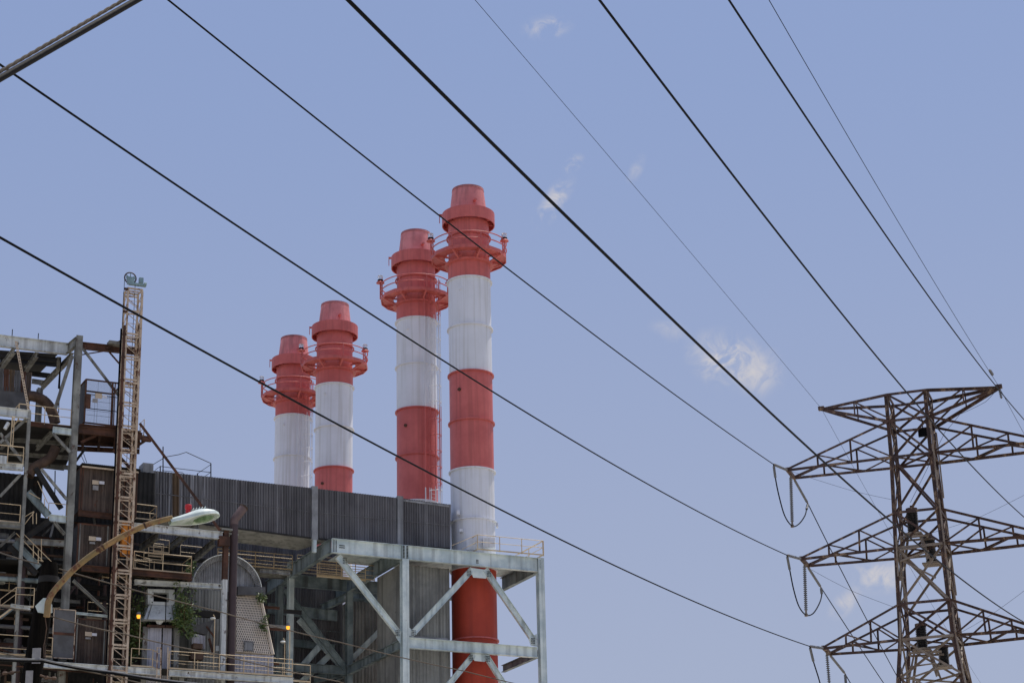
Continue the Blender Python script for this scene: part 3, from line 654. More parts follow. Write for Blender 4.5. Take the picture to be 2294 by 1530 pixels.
bar(la(290, 1270, KL+.5), la(500, 1600, KL+.5), .3, 'dark'); bar(la(700, 1105, KL+1), la(560, 1290, KL+1), .16, 'dark')
for x in (450, 325): bar(la(x, 1290, KL+1), la(x-3, 1530, KL+1), .06, 'dark', 'rod')
for (a, b, k) in (((120, 0), (490, 0), 0),): pass
# dark thick beam going down from the deck, cross cables
MB().tube([la(497, 370, KL+.3), la(478, 820, KL+.3)], .03, 6).tube([la(488, 480, KL+.3), la(478, 620, KL+.3)], .05, 6).build('hanging_cable', 'black', lf)
# left small decks with rails
ka = KL-1.2
railing(lf, [la(-60, 1075, ka), la(195, 1100, ka)], 1.15, (.45,), 1.2, .024); MB().ibeam(la(-60, 1248, ka), la(190, 1268, ka), .35, .3).build('girder', 'white_old', lf)
railing(lf, [lb(-60, 90, ka), lb(165, 112, ka)], 1.15, (.5,), 1.2, .024); MB().ibeam(lb(-60, 262, ka), lb(165, 280, ka), .34, .3).build('girder', 'steel_old', lf)
railing(lf, [la(100, 850, ka-.3), la(118, 855, ka-.3)], 1.9, (.5,), 1.2, .03)
MB().box(la(20, 1205, ka-.2), U*.22, S*.15, Z*.25).build('junction_box', 'white_old', lf); MB().tube([la(40, 950, ka-.1), la(70, 900, ka-.1)], .12, 10).build('floodlight', 'white_old', lf)
# members of zoom B
railing(lf, [lb(390, 92), lb(535, 108)], 1.0, (.0,), 1.4, .024); MB().ibeam(lb(392, 212), lb(528, 228), .42, .25).build('beam', 'steel', lf)
MB().ibeam(lb(120, 395, KL-.3), lb(512, 418, KL-.3), .36, .2).build('beam', 'steel_old', lf)
for a, b, h, mt in (((220, 5), (388, 195), .42, 'steel'), ((115, 410), (308, 610), .42, 'steel'), ((200, 375), (395, 235), .35, 'dark'), ((75, 440), (290, 660), .35, 'dark'), ((0, 440), (120, 330), .15, 'steel_old'), ((430, 245), (515, 345), .16, 'steel_old'), ((582, 710), (880, 985), .16, 'steel_old'), ((0, 1010), (110, 925), .2, 'steel')):
    MB().ibeam(lb(*a, KL-.4), lb(*b, KL-.4), h, .22, up=(lb(*b, KL-.4)-lb(*a, KL-.4)).cross(S)).build('brace', 'steel_in' if mt == 'steel' else mt, lf)
for a, b in (((165, 318), (410, 560)), ((130, 335), (345, 560)), ((300, -80), (380, 95)), ((230, 1300-1290), (320, 60)), ((195, 265), (272, 165)), ((195, 205), (270, 160))):
    MB().tube([lb(*a, KL-.6), lb(*b, KL-.6)], .024, 6).build('handrail', 'rail', lf)
for x, y0, y1 in ((165, 320, 420), (265, 420, 530), (305, 470, 575), (330, 380, 560), (262, 165, 260), (290, 175, 260), (355, 60, 120)): MB().bar(lb(x, y0, KL-.6), lb(x, y1, KL-.6), .04, .04, up=U).build('handrail_post', 'rail', lf)
railing(lf, [lb(0, 862, KL-1), lb(130, 765, KL-1), lb(275, 772, KL-1)], 1.2, (.35,), 1.3, .024)
MB().ibeam(lb(85, 912, KL-1), lb(240, 935, KL-1), .2, .3).build('beam', 'white_old', lf); MB().ibeam(lb(605, 972, KL-.2), lb(885, 1000, KL-.2), .14, .2, 'Z' and Z).build('beam', 'steel', lf)
railing(lf, [lb(-60, 1136, KL-1), lb(420, 1168, KL-1)], 1.2, (.65,), 3.0, .026)
MB().ibeam(lb(-60, 1310, KL-.9), lb(420, 1330, KL-.9), .35, .3).build('beam', 'steel_old', lf)
for a, b in (((0, 1260), (170, 1310)), ((0, 1380), (560, 1430))): MB().tube([lb(*a, KL-.5), lb(*b, KL-.5)], .05, 8).build('conduit', 'rust', lf)
# leaning grey panel
pn = thing('sheet_panel', 'tall grey sheet panel with pale edges between the dark pole and the brown cage', 'panel', lb(495, 1330, KL-.8))
pc = [lb(410, 1326, KL-.8), lb(582, 1336, KL-.8), lb(602, 950, KL-.8), lb(430, 938, KL-.8)]
MB().poly(pc, .04, -S).build('sheet', 'panel', pn)
m = MB()
for a, b in zip(pc, pc[1:]+pc[:1]): m.bar(a-S*.05, b-S*.05, .05, .05)
m.build('edge_frame', 'mast', pn); MB().bar(pc[0].lerp(pc[3], .5)-S*.05, pc[1].lerp(pc[2], .5)-S*.05, .04, .16).build('mid_rail', 'rust', pn)
# ------------------------------------------------------------------ lift cages / cabins
def signs(root, A_, dx=0):
    for (x0, y0, x1, y1, mt) in A_:
        a, b = x0, x1
        p0, p1 = fnP(x0, y0), fnP(x1, y1); c = (p0+p1)/2; w = (fnP(x1, y0)-p0).dot(U)/2; MB().box(c, U*abs(w), S*.015, Z*abs((p0.z-fnP(x0, y1).z)/2)).build('sign', mt, root)
kg = KL-.2
def cage(name, label, cat, fn, tl, tr, bl, br, depth, mat, style, kk=kg, ribs=True):
    root = thing(name, label, cat, (P(fn(*bl), kk)+P(fn(*br), kk))/2)
    a, b, c, d = P(fn(*bl), kk), P(fn(*br), kk), P(fn(*tr), kk), P(fn(*tl), kk)
    b.z = a.z = (a.z+b.z)/2; c.z = d.z = (c.z+d.z)/2; a.x, a.y = d.x, d.y; b.x, b.y = c.x, c.y
    s = SD*depth
    m = MB()
    for p, q_ in ((a, b), (b, c), (c, d), (d, a), (a+s, b+s), (c+s, d+s), (a, a+s), (b, b+s), (c, c+s), (d, d+s), (a+s, d+s), (b+s, c+s)): m.bar(p, q_, .09, .09)
    m.build('frame', 'rust', root)
    if style == 'mesh':
        def grid(p0, p1, p2, p3, nh, nv):
            m = MB()
            for i in range(1, nh): t = i/nh; m.bar(p0.lerp(p3, t), p1.lerp(p2, t), .011, .011)
            for i in range(1, nv): t = i/nv; m.bar(p0.lerp(p1, t), p3.lerp(p2, t), .012, .012, up=U)
            return m
        grid(a, b, c, d, 52, 3).build('mesh_panel', 'panel', root); grid(a+s, b+s, c+s, d+s, 9, 2).build('mesh_panel', mat, root)
        MB().poly([a+s, a, d, d+s], .02, U).build('side_sheet', 'panel', root)
        t = .73; MB().bar(a.lerp(b, t), d.lerp(c, t), .08, .1, up=U).bar(a.lerp(b, t+.07), d.lerp(c, t+.07), .05, .06, up=U).build('door_frame', 'rust', root)
        for t in (.33, .66): MB().bar(a.lerp(d, t)-S*.04, b.lerp(c, t)-S*.04, .03, .05).build('cross_rail', 'dark', root)
    else:
        pit = .26 if style == 'wide' else .16
        MB().corr(a, b, d, c, pit, .04, -S).build('front_cladding', mat, root); MB().corr(a+s, a, d+s, d, .3, .04, -U).build('side_cladding', 'panel', root)
        MB().corr(b, b+s, c, c+s, .3, .04, U).build('side_cladding', mat, root)
        for t in (.78, .04): MB().bar(a.lerp(b, t)-S*.05, d.lerp(c, t)-S*.05, .04, .07, up=U).build('door_frame', 'steel_old' if style == 'fine' else 'rust', root)
    return root, a, b, c, d
def addsigns(root, fn, lst, kk=kg):
    for x0, y0, x1, y1, mt in lst:
        p0, p1, p2 = P(fn(x0, y0), kk-.14), P(fn(x1, y0), kk-.14), P(fn(x0, y1), kk-.14)
        c = (p1+p2)/2; MB().box(c, U*((p1-p0).dot(U)/2), S*.015, Z*((p0.z-p2.z)/2)).build('sign', mt, root)
r1 = cage('mesh_cage', 'see-through wire mesh lift cage, topmost of the stack, sky showing through', 'cage', A, (705, 548), (1000, 580), (690, 905), (1000, 925), 2.2, 'dark', 'mesh')[0]
addsigns(r1, A, [(778, 660, 832, 702, 'sign_tan'), (836, 678, 872, 698, 'sign_white'), (755, 702, 797, 735, 'sign_grey'), (703, 670, 740, 785, 'rust')])
r2, a2, b2, c2_, d2 = cage('clad_cabin', 'rusty brown ribbed lift cabin right below the see-through cage, under a serrated roof edge', 'cabin', A, (662, 1262), (1120, 1305), (652, 1630), (1110, 1665), 2.6, 'cladbrown', 'wide')
addsigns(r2, A, [(753, 1368, 806, 1402, 'sign_tan'), (810, 1376, 852, 1400, 'sign_white'), (757, 1410, 803, 1448, 'sign_grey')])
MB().corr(d2-S*.35-U*.1+Z*.04, d2+SD*2.8-U*.1+Z*.04, c2_-S*.35+U*.1+Z*.04, c2_+SD*2.8+Z*.04, .16, .05, Z).build('roof', 'dark', r2)
m = MB(); n = 26
m.bar(d2-S*.3-Z*.05, c2_-S*.3-Z*.05, .05, .1).build('fascia', 'sign_tan', r2)
m = MB()
for i in range(30): p = (d2+Z*.12).lerp(c2_+Z*.12, i/29); m.bar(p-S*.42, p+S*.3, .1, .06)
m.build('roof_ribs', 'dark', r2)
MB().ibeam(P(B(625, 172), kg-.1), P(B(940, 208), kg-.1), .36, .2).build('base_beam', 'rust', r2)
r3 = cage('mesh_cabin', 'dark brown lift cage with fine screen, between the ribbed cabin and the rusty platform', 'cage', B, (628, 255), (925, 290), (618, 608), (930, 625), 2.2, 'cladbrown', 'fine')[0]
addsigns(r3, B, [(708, 360, 764, 394, 'sign_tan'), (766, 368, 806, 394, 'sign_white'), (714, 404, 758, 420, 'sign_grey')])
r4 = cage('mesh_cabin', 'lowest dark lift cage, right of the tall grey sheet panel', 'cage', B, (605, 1015), (900, 1035), (588, 1378), (905, 1392), 2.2, 'cladbrown', 'fine')[0]
addsigns(r4, B, [(678, 1120, 732, 1154, 'sign_tan'), (733, 1130, 772, 1152, 'sign_white'), (680, 1163, 722, 1178, 'sign_grey')])
# deck under the mesh cage
lp = thing('lift_platform', 'rusty cantilevered platform under the see-through cage', 'platform', la(800, 960, kg))
z1 = la(800, 928, kg).z
dk = [PZ(A(640, 935), z1), PZ(A(1150, 975), z1), PZ(A(1140, 1110), z1), PZ(A(620, 1085), z1)]
MB().poly(dk, .08, Z).build('deck_plate', 'rust', lp)
MB().ibeam(la(645, 958, kg-.35), la(1160, 1010, kg-.35), .42, .2).build('edge_beam', 'rust', lp); MB().ibeam(la(650, 925, kg-.35), la(1000, 955, kg-.35), .2, .3).build('edge_beam', 'rust', lp)
for t in (.1, .35, .6, .85): MB().ibeam(dk[0].lerp(dk[1], t)-Z*.2, dk[3].lerp(dk[2], t)-Z*.2, .3, .16).build('joist', 'rust', lp)
MB().ibeam(dk[3]-Z*.2, dk[2]-Z*.2, .3, .16).build('edge_beam', 'rust', lp)
for a, b in (((920, 1120), (1085, 1290)), ((660, 1060), (790, 1000)), ((1225, 1020), (1100, 1100)), ((1100, 1010), (1225, 1020))): MB().bar(la(*a, kg+.2), la(*b, kg+.2), .12, .16).build('brace', 'rust', lp)
railing(lp, [la(1145, 905, kg), la(1178, 872, kg)], 1.1, (.5,), 2, .02)
lo = thing('raking_brace', 'long rusty brace slanting from the lift platform down behind the street lamp head', 'brace', P(C(930, 990), kg-.2))
a, b = la(1145, 900, kg-.3), P(C(930, 990), kg-.3); MB().angle(a, b, .17, up=(b-a).cross(S)).build('channel', 'rust', lo); MB().box(la(1195, 1035, kg-.2), U*.3, S*.15, Z*.12).build('bracket', 'rust', lo)
for dx in (0, 18): MB().bar(la(655+dx*1.5, 1150, kg+3), la(690+dx, 1225, kg+3), .03, .03).build('ladder_rail', 'black', lf)
# ------------------------------------------------------------------ hoist mast
kmn = KL-1.6
ms = thing('hoist_mast', 'tall cream rust-stained lattice hoist mast rising above the lift cages with a pulley on top', 'mast', ground_of(la(1100, 200, kmn)))
tc = P((303, 646), kmn); w = .90
fx = lambda s_, d_, z: V((tc.x, tc.y, z))+U*(s_*w/2)+S*(d_*w)
ztp = tc.z
for s_ in (-1, 1):
    for d_ in (0, 1):
        MB().bar(fx(s_, d_, 0), fx(s_, d_, ztp), .11, .11, up=U).build('mast_leg', 'mast', ms)
MB().bar(fx(-1.3, 0, 0), fx(-1.3, 0, ztp-2.6), .19, .12, up=U).build('guide_rail', 'rust', ms)
MB().bar(fx(-1.55, .4, 0), fx(-1.55, .4, ztp-2.7), .08, .08, up=U).build('guide_rail', 'black', ms)
MB().bar(fx(1.2, .1, 0), fx(1.2, .1, ztp-.1), .045, .045, up=U).build('guide_rail', 'mast', ms)
sec = 1.52; nz = int(ztp/sec)
m = MB(); m2 = MB()
for i in range(nz):
    z1 = ztp-i*sec; z0 = z1-sec
    if i < 16 or True:
        tgt = m
        for d_ in ((0, 1) if i % 2 == 0 else (0,)):
            tgt.bar(fx(-1, d_, z1-.05), fx(1, d_, z1-.05), .06, .12); tgt.bar(fx(-1, d_, z1-.24), fx(1, d_, z1-.24), .05, .09)
            h3 = (sec-.25)/2
            for j in range(2 if d_ == 0 else 1):
                za_ = z1-.25-j*h3; tgt.bar(fx(-1, d_, za_), fx(1, d_, za_-h3), .035, .035); 
                if j: tgt.bar(fx(-1, d_, za_), fx(1, d_, za_), .03, .03)
        for s_ in (-1, 1):
            tgt.bar(fx(s_, 0, z1-.05), fx(s_, 1, z1-.05), .06, .09)
            for j in range(2):
                za_ = z1-.25-j*h3; tgt.bar(fx(s_, 0, za_), fx(s_, 1, za_-h3), .03, .03)
    m2.box(fx(-1.3, -.05, z1-.15), U*.12, S*.05, Z*.07)
    for z_ in (z1-.2,): m2.bar(fx(1, 0, z_), fx(1.2, .1, z_), .03, .03)
m.build('lacing', 'mast', ms); m2.build('rail_clamp', 'rust', ms)
# pulley
pcn = P((293, 622), kmn)+S*.1; rw_ = .37
m = MB(); m.tube([pcn+U*(math.cos(a)*rw_)+Z*(math.sin(a)*rw_) for a in [i*math.pi/16 for i in range(33)]], .045, 8, False)
pu = m.build('pulley_wheel', 'darkpipe', ms)
m = MB()
for i in range(3): a = i*math.pi/3+.5; d = U*math.cos(a)+Z*math.sin(a); m.bar(pcn-d*rw_, pcn+d*rw_, .05, .05)
m.tube([pcn-S*.08, pcn+S*.08], .08, 10); m.build('spoke', 'teal', pu)
MB().box(pcn-Z*.28-S*.1, U*.22, S*.06, Z*.2).box(pcn-Z*.02-S*.1, U*.3, S*.04, Z*.06).build('pulley_bracket', 'teal', ms)
MB().box(P((308, 638), kmn+.1), U*.55, S*.12, Z*.07).box(P((316, 629), kmn+.3), U*.13, S*.12, Z*.17).tube([P((322, 637), kmn)-S*.1, P((327, 637), kmn)-S*.1], .09, 10).build('motor', 'teal', ms)
MB().tube([pcn-U*rw_, V((pcn.x, pcn.y, 0))-U*(rw_+.25)], .018, 6).tube([pcn+U*rw_*.9, V((pcn.x, pcn.y, ztp-14))+U*(rw_*.7)], .018, 6).build('hoist_rope', 'black', ms)
for z_ in range(2): pass
lc = thing('lift_car', 'small orange lift car halfway down inside the hoist mast', 'lift car', P(B(1015, 530), kmn+.3))
a, b = P(B(975, 245), kmn+.3), P(B(1050, 520), kmn+.3); cx = (a+b)/2; hw = .34; hz = (a.z-b.z)/2
MB().box(cx, U*hw, S*.2, Z*hz).build('body', 'orange', lc)
MB().bar(cx-S*.22+Z*hz, cx-S*.22-Z*hz, .05, .05, up=U).box(cx-S*.22+Z*hz, U*hw, S*.03, Z*.05).box(cx-S*.22-Z*hz, U*hw, S*.03, Z*.05).box(cx-S*.22+Z*hz*.3, U*hw, S*.03, Z*.04).build('trim', 'rust', lc)
# rusty rail columns behind the mast
m = MB(); p = P((308, 760), KL+.3); MB().ibeam(V((p.x, p.y, 0)), p+Z*1, .28, .28, up=S).build('column', 'rust', lf)
# ------------------------------------------------------------------ rusty mid platform & others (zoom C/D)
kp = -6.0
mp_ = thing('mid_platform', 'rusty edged platform with cream handrail right of the hoist mast', 'platform', P(C(310, 1480), kp))
a, b = P(B(650, 628), kp), P(C(618, 1490), kp); b.z = a.z = P(C(310, 1468), kp).z
MB().ibeam(a, b, .34, .3).build('edge_beam', 'rust', mp_); MB().poly([a+Z*.2, b+Z*.2, b+SD*2.4+Z*.2, a+SD*2.4+Z*.2], .05, Z).build('deck_plate', 'dark', mp_)
MB().ibeam(b+SD*.2, b+SD*2.4, .3, .2).build('edge_beam', 'rust', mp_)
for t in (.2, .45, .7, .95): MB().ibeam(a.lerp(b, t)+SD*.1-Z*.02, a.lerp(b, t)+SD*2.4-Z*.02, .24, .15).build('joist', 'dark', mp_)
ra, rb_ = P(C(5, 1215), kp), P(C(618, 1275), kp)
railing(mp_, [ra, rb_], 1.15, (.5,), 1.5, .028); railing(mp_, [rb_, rb_+SD*1.9], 1.15, (.5,), 1.9, .025)
railing(mp_, [ra+SD*1.9, rb_+SD*1.9], 1.15, (.5,), 1.9, .02)
sp = thing('side_landing', 'small landing with yellow handrail against the dark wall, right of the mast', 'platform', P(C(140, 880), -4.5))
a, b = P(C(20, 708), -4.5), P(C(246, 735), -4.5); railing(sp, [a, b], 1.0, (.5,), 1.2, .026); railing(sp, [b, b+SD*1.5], 1.0, (.5,), 1.2, .02)
MB().box((a+b)/2-Z*1.08, (b-a)/2, S*.35, Z*.04).build('deck', 'dark', sp)
wg = thing('pipe_girder', 'stained white girder under the street lamp head', 'girder', P(C(940, 1050), -5.5))
a, b = P(C(-20, 975), -5.5), P(C(948, 1052), -5.5); a.z = b.z+.05
MB().ibeam(a, b, .46, .3).build('web_beam', 'white_old', wg); MB().box(b+U*.1-Z*.35, U*.35, S*.2, Z*.3).build('end_bracket', 'rust', wg)
z_ = b.z-.1
for (x0, y0, x1, y1) in ((690, 940, 170, 1340), (260, 1050, 60, 1190), (860, 1120, 640, 1300)):
    kk = -5.0; a = P(C(x0, y0), kk); b = PZ(C(x1, y1), a.z) ; MB().ibeam(a, b, .42, .25).build('joist', 'steel_old', wg)
gb = thing('back_gangway', 'dim gangway with cream rails behind the rusty edged platform', 'walkway', P(C(600, 1250), -1))
for (x0, y0, x1, y1, k) in ((215, 1083, 380, 1103, -1), (160, 1128, 318, 1143, -1.5), (110, 1160, 300, 1180, -1.5), (500, 1150, 730, 1175, 0), (20, 1255, 170, 1300, -3)):
    railing(gb, [P(C(x0, y0), k), P(C(x1, y1), k)], .9, (.5,), 1.2, .026)
MB().box(P(C(450, 1290), -.2), U*2.6, S*.4, Z*.06).build('deck', 'dark', gb)
# bottom platform
kq = -6.5
bp_ = thing('lower_platform', 'pale blue edged platform with long cream handrail along the bottom of the view', 'platform', P(D(1100, 1400), kq))
a, b = P(D(470, 1375), kq), P(D(1800, 1452), kq); a.z = b.z = (a.z+b.z)/2
MB().ibeam(a, b, .36, .3).build('edge_beam', 'white_old', bp_); a2_ = P(D(60, 1345), kq); a2_.z = a.z+.02; MB().ibeam(a2_-U*6, a-U*.5, .36, .3).build('edge_beam', 'white_old', bp_)
MB().poly([a-U*8+Z*.2, b+Z*.2, b+SD*2.2+Z*.2, a-U*8+SD*2.2+Z*.2], .05, Z).build('deck_plate', 'dark', bp_)
t0, t1 = P(D(480, 1135), kq), P(D(1792, 1226), kq); railing(bp_, [t0, t1], 1.12, (.5,), 1.6, .026)
railing(bp_, [P(D(470, 1165), kq+1.7), P(D(1985, 1290), kq+1.7)], 1.12, (.5,), 2, .022); railing(bp_, [P(D(70, 1105), kq), P(D(300, 1122), kq), P(D(345, 1150), kq)], 1.12, (.5,), 1.6, .024)
for x in (345, 460, 385): MB().bar(P(D(x, 1095), kq-.3), P(D(x-6, 1480), kq-.3), .06, .06, up=U).build('ladder_post', 'mast', bp_)
for y in (1100, 1160, 1240, 1325, 1400): MB().tube([P(D(345, y), kq-.3), P(D(385, y+3), kq-.3)], .02, 6).build('ladder_rung', 'mast', bp_)
for x in (600, 1000, 1500): p = P(D(x, 1400), kq+.3); MB().ibeam(V((p.x, p.y, 0)), V((p.x, p.y, a.z-.2)), .3, .3, up=S).build('column', 'steel_old', bp_)
# ------------------------------------------------------------------ machine housing
kh = -4.6
mh = thing('machine_housing', 'stained white machine hood with a dark window above pale ribbed doors, ferns at its sides', 'machine', ground_of(P(D(385, 1200), kh)))
q = lambda x, y, dk=0: P(D(x, y), kh+dk)
def quadbox(par, name, mat, pts, t): return MB().poly([q(*p) for p in pts], t, S).build(name, mat, par)
quadbox(mh, 'window_frame', 'white_old', [(245, 470), (305, 473), (305, 640), (245, 635)], .6); quadbox(mh, 'window_frame', 'white_old', [(472, 475), (532, 480), (532, 650), (472, 648)], .6)
quadbox(mh, 'window_frame', 'white_old', [(305.5, 473), (471, 476), (471, 512), (305.5, 506)], .5); quadbox(mh, 'window_frame', 'white_old', [(305.5, 606), (471, 612), (471, 648), (305.5, 640)], .5)
MB().poly([q(300, 500, .5), q(475, 505, .5), q(475, 615, .5), q(300, 610, .5)], .05, S).build('window_pane', 'black', mh)
f = [q(205, 793, -.7), q(575, 803, -.7), q(532, 652, 0), (q(258, 642, 0))]
bb = [x+S*.9 for x in f]; MB().hexa([f[0], f[1], bb[1]+S*.6, bb[0]+S*.6], [f[3], f[2], bb[2], bb[3]]).build('hood', 'white_old', mh)
for x0, x1 in ((285, 240), (500, 520)): MB().bar(q(x0, 645, -.02)-S*.03, q(x1, 795, -.72)-S*.03, .04, .05).build('hood_rib', 'steel_old', mh)
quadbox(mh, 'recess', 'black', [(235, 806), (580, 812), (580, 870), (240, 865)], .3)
MB().poly([q(320, 806, -.3), q(425, 808, -.3), (q(385, 850, -.3)), q(350, 850, -.3)], .1, S).build('outlet', 'white_old', mh)
MB().corr(V((*q(245, 1300).xy, 8)), V((*q(395, 1310).xy, 8)), q(245, 882), q(395, 888), .24, .05, -S).build('door', 'cladpale', mh); MB().corr(V((*q(410, 1300).xy, 8)), V((*q(505, 1310).xy, 8)), q(410, 888), q(505, 894), .24, .05, -S).build('door', 'cladpale', mh)
p = q(548, 880); MB().bar(V((p.x, p.y, 0)), p, .5, .3, up=U).build('side_post', 'steel_old', mh); p = q(215, 880); MB().bar(V((p.x, p.y, 0)), p, .3, .3, up=U).build('side_post', 'steel_old', mh)
MB().bar(q(235, 868, -.2), q(590, 880, -.2), .2, .14).build('lintel', 'rust', mh)
MB().tube([q(440, 560, -1), q(432, 880, -1)], .03, 6).build('cable', 'black', mh)
sb = thing('stained_beam', 'grey white stained beam running from above the machine hood to the white column', 'beam', P(D(860, 440), -5.2))
MB().ibeam(P(D(100, 400), -5.2), P(D(1035, 448), -5.2), .3, .3).build('web_beam', 'white_old', sb); MB().bar(P(D(560, 560), -5.2), P(D(620, 460), -5.2), .1, .14).bar(P(D(140, 440), -5.2), P(D(225, 400), -5.2), .1, .14).build('knee_brace', 'steel_old', sb)
# pale lagged bits under the arch
eq = thing('feed_chute', 'tilted grey chute with a rusty gearbox between the ferns and the white column', 'chute', P(D(780, 1250), -4.4))
q = lambda x, y, dk=0: P(D(x, y), -4.4+dk)
MB().poly([q(720, 870), q(960, 800), (q(870, 960)), q(740, 930)], .5, S).build('hood', 'panel', eq)
MB().corr(V((*q(720, 1100).xy, q(720, 1100).z)), V((*q(860, 1100).xy, q(860, 1110).z)), q(720, 945), q(860, 975), .2, .05, -S).build('casing', 'cladpale', eq)
MB().box(q(770, 1090, -.3), U*.3, S*.25, Z*.16).box(q(760, 1190, -.3), U*.38, S*.3, Z*.25).tube([q(700, 1150, -.4), q(850, 1160, -.4)], .1, 10).build('gearbox', 'rustpipe', eq)
MB().bar(q(870, 870), q(960, 990), .08, .1).bar(q(900, 1000), q(940, 1150), .1, .14).build('strut', 'rust', eq)
MB().box(q(985, 1110, -.5), U*.09, S*.1, Z*.16).build('switch_box', 'white_old', eq)
MB().bar(q(600, 720, .3), q(1010, 755, .3), .3, .4).build('casing_band', 'dark', eq)
# ------------------------------------------------------------------ dark backing building behind the lower left
bw = thing('boiler_house', 'dark grimy boiler house wall seen between the platforms at the lower left', 'building', ground_of(P(B(300, 1000), 2)))
kw = KL+5.5
a, b = P((-500, 1150), kw), P((330, 1195), kw); zt_ = P((120, 1165), kw).z
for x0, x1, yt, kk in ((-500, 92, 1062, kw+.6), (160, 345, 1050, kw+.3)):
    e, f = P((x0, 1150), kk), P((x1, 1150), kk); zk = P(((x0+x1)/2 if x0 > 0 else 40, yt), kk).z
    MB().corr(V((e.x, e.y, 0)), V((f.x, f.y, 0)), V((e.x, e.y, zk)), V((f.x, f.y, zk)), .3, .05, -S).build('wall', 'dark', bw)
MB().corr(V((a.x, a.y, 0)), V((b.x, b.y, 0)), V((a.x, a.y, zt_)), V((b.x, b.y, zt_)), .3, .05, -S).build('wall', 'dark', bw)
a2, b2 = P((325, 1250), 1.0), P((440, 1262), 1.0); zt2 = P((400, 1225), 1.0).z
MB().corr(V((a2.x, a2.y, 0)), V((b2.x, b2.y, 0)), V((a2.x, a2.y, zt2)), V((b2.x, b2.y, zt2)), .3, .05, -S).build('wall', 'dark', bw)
MB().poly([V((a.x, a.y, zt_)), V((b.x, b.y, zt_)), V((b.x, b.y, zt_))+S*12, V((a.x, a.y, zt_))+S*12], .1, Z).build('roof', 'dark', bw)
# floors and clutter inside the frame
for yz, k0, k1 in (((20, 1255), KL+.3, KL+5), ((20, 1370), KL+.3, KL+5), ((20, 1470), KL+.3, KL+5)):
    z0 = P(yz, k0).z; a = V((*P((-300, yz[1]), k0).xy, z0)); b = V((*P((152, yz[1]), k0).xy, z0)); MB().poly([a, b, b+S*(k1-k0), a+S*(k1-k0)], .08, Z).build('floor_plate', 'dark', lf)
mats = ['dark', 'steel_old', 'rust', 'steel_old', 'darkpipe', 'rustpipe', 'cladlight']
for i in range(115):
    k = rnd.uniform(KL+.8, KL+4.6); x = rnd.uniform(-30, 262); y = rnd.uniform(1190, 1530)
    t = rnd.random(); mt = rnd.choice(mats)
    p = P((x, y), k)
    if t < .4: MB().ibeam(p, p+U*rnd.uniform(.8, 3.2), rnd.choice([.12, .2, .3]), .15).build('beam', mt, lf)
    elif t < .65: MB().tube([p, p-Z*rnd.uniform(.8, 4)], rnd.choice([.04, .07, .12]), 8).build('conduit', mt, lf)
    elif t < .8: MB().bar(p, p+U*rnd.uniform(-1.5, 1.5)+Z*rnd.uniform(-1.6, 1.6), .08, .12).build('brace', mt, lf)
    elif t < .9: MB().box(p, U*rnd.uniform(.15, .4), S*.2, Z*rnd.uniform(.15, .5)).build('switch_box', mt, lf)
    else: railing(lf, [p, p+U*rnd.uniform(1, 2.2)], 1.05, (.5,), 1.2, .022)
for y0, y1, r_, mt in ((1205, 1222, .12, 'cladlight'), (1232, 1247, .08, 'rustpipe'), (1292, 1305, .16, 'steel_in'), (1352, 1364, .07, 'rail'), (1398, 1412, .13, 'panel'), (1446, 1456, .09, 'rustpipe')):
    p, q_ = P((-60, y0), KL+.9), P((152, y1), KL+.9); m_ = MB().tube([p, q_, q_-Z*2.2], r_, 12)
    for f in (.2, .45, .7, .9): c0 = p.lerp(q_, f); m_.tube([c0, c0+U*.07], r_*1.45, 12)
    m_.build('pipe_run', mt, lf)
for i in range(26):
    k = rnd.uniform(-4.3, .6); x = rnd.uniform(330, 640); y = rnd.uniform(1240, 1530); p = P((x, y), k)
    if 380 < x < 600 and k < -1: k = 0; p = P((x, y), k)
    mt = rnd.choice(mats)
    if rnd.random() < .5: MB().ibeam(p, p+U*rnd.uniform(.8, 2.4), rnd.choice([.15, .25]), .15).build('beam', mt, bw)
    else: MB().tube([p, V((p.x, p.y, p.z-rnd.uniform(1, 4)))], rnd.choice([.05, .09]), 8).build('conduit', mt, bw)
# ------------------------------------------------------------------ small lamps
def bulkhead(name, label, q0, qb, k, lit):
    p, b = P(q0, k), P(qb, k); root = thing(name, label, 'lamp', V((p.x, p.y, b.z)), 'small work lamps on posts')
    MB().tube([V((p.x+.12, p.y, b.z)), V((p.x+.12, p.y, p.z+.1)), V((p.x+.02, p.y, p.z+.25))], .025, 6).build('post', 'rail', root)
    if lit:
        MB().lathe([(.0, .26), (.12, .26), (.14, .1), (.12, .08)], 14, p).build('cap', 'grey', root); MB().lathe([(.11, .1), (.115, -.02), (.08, -.12), (0, -.14)], 14, p).build('globe', 'amber', root)
    else: MB().lathe([(0, .1), (.15, .06), (.18, 0), (.1, -.05), (0, -.05)], 14, p).build('cap', 'white_old', root)
bulkhead('work_lamp', 'lit amber lamp among the ferns just right of the hoist mast', D(145, 765), D(165, 1180), -6.2, True)
bulkhead('work_lamp', 'lit amber lamp on a tall post at the right end of the lower handrail', D(1745, 885), D(1770, 1330), -6.4, True)
bulkhead('work_lamp', 'unlit white cap lamp on a post left of the white column', D(940, 790), D(930, 1330), -6.0, False)
bulkhead('work_lamp', 'unlit pale lamp in shade beside the right-hand lit amber lamp', D(1690, 1040), D(1710, 1400), -4.0, False)
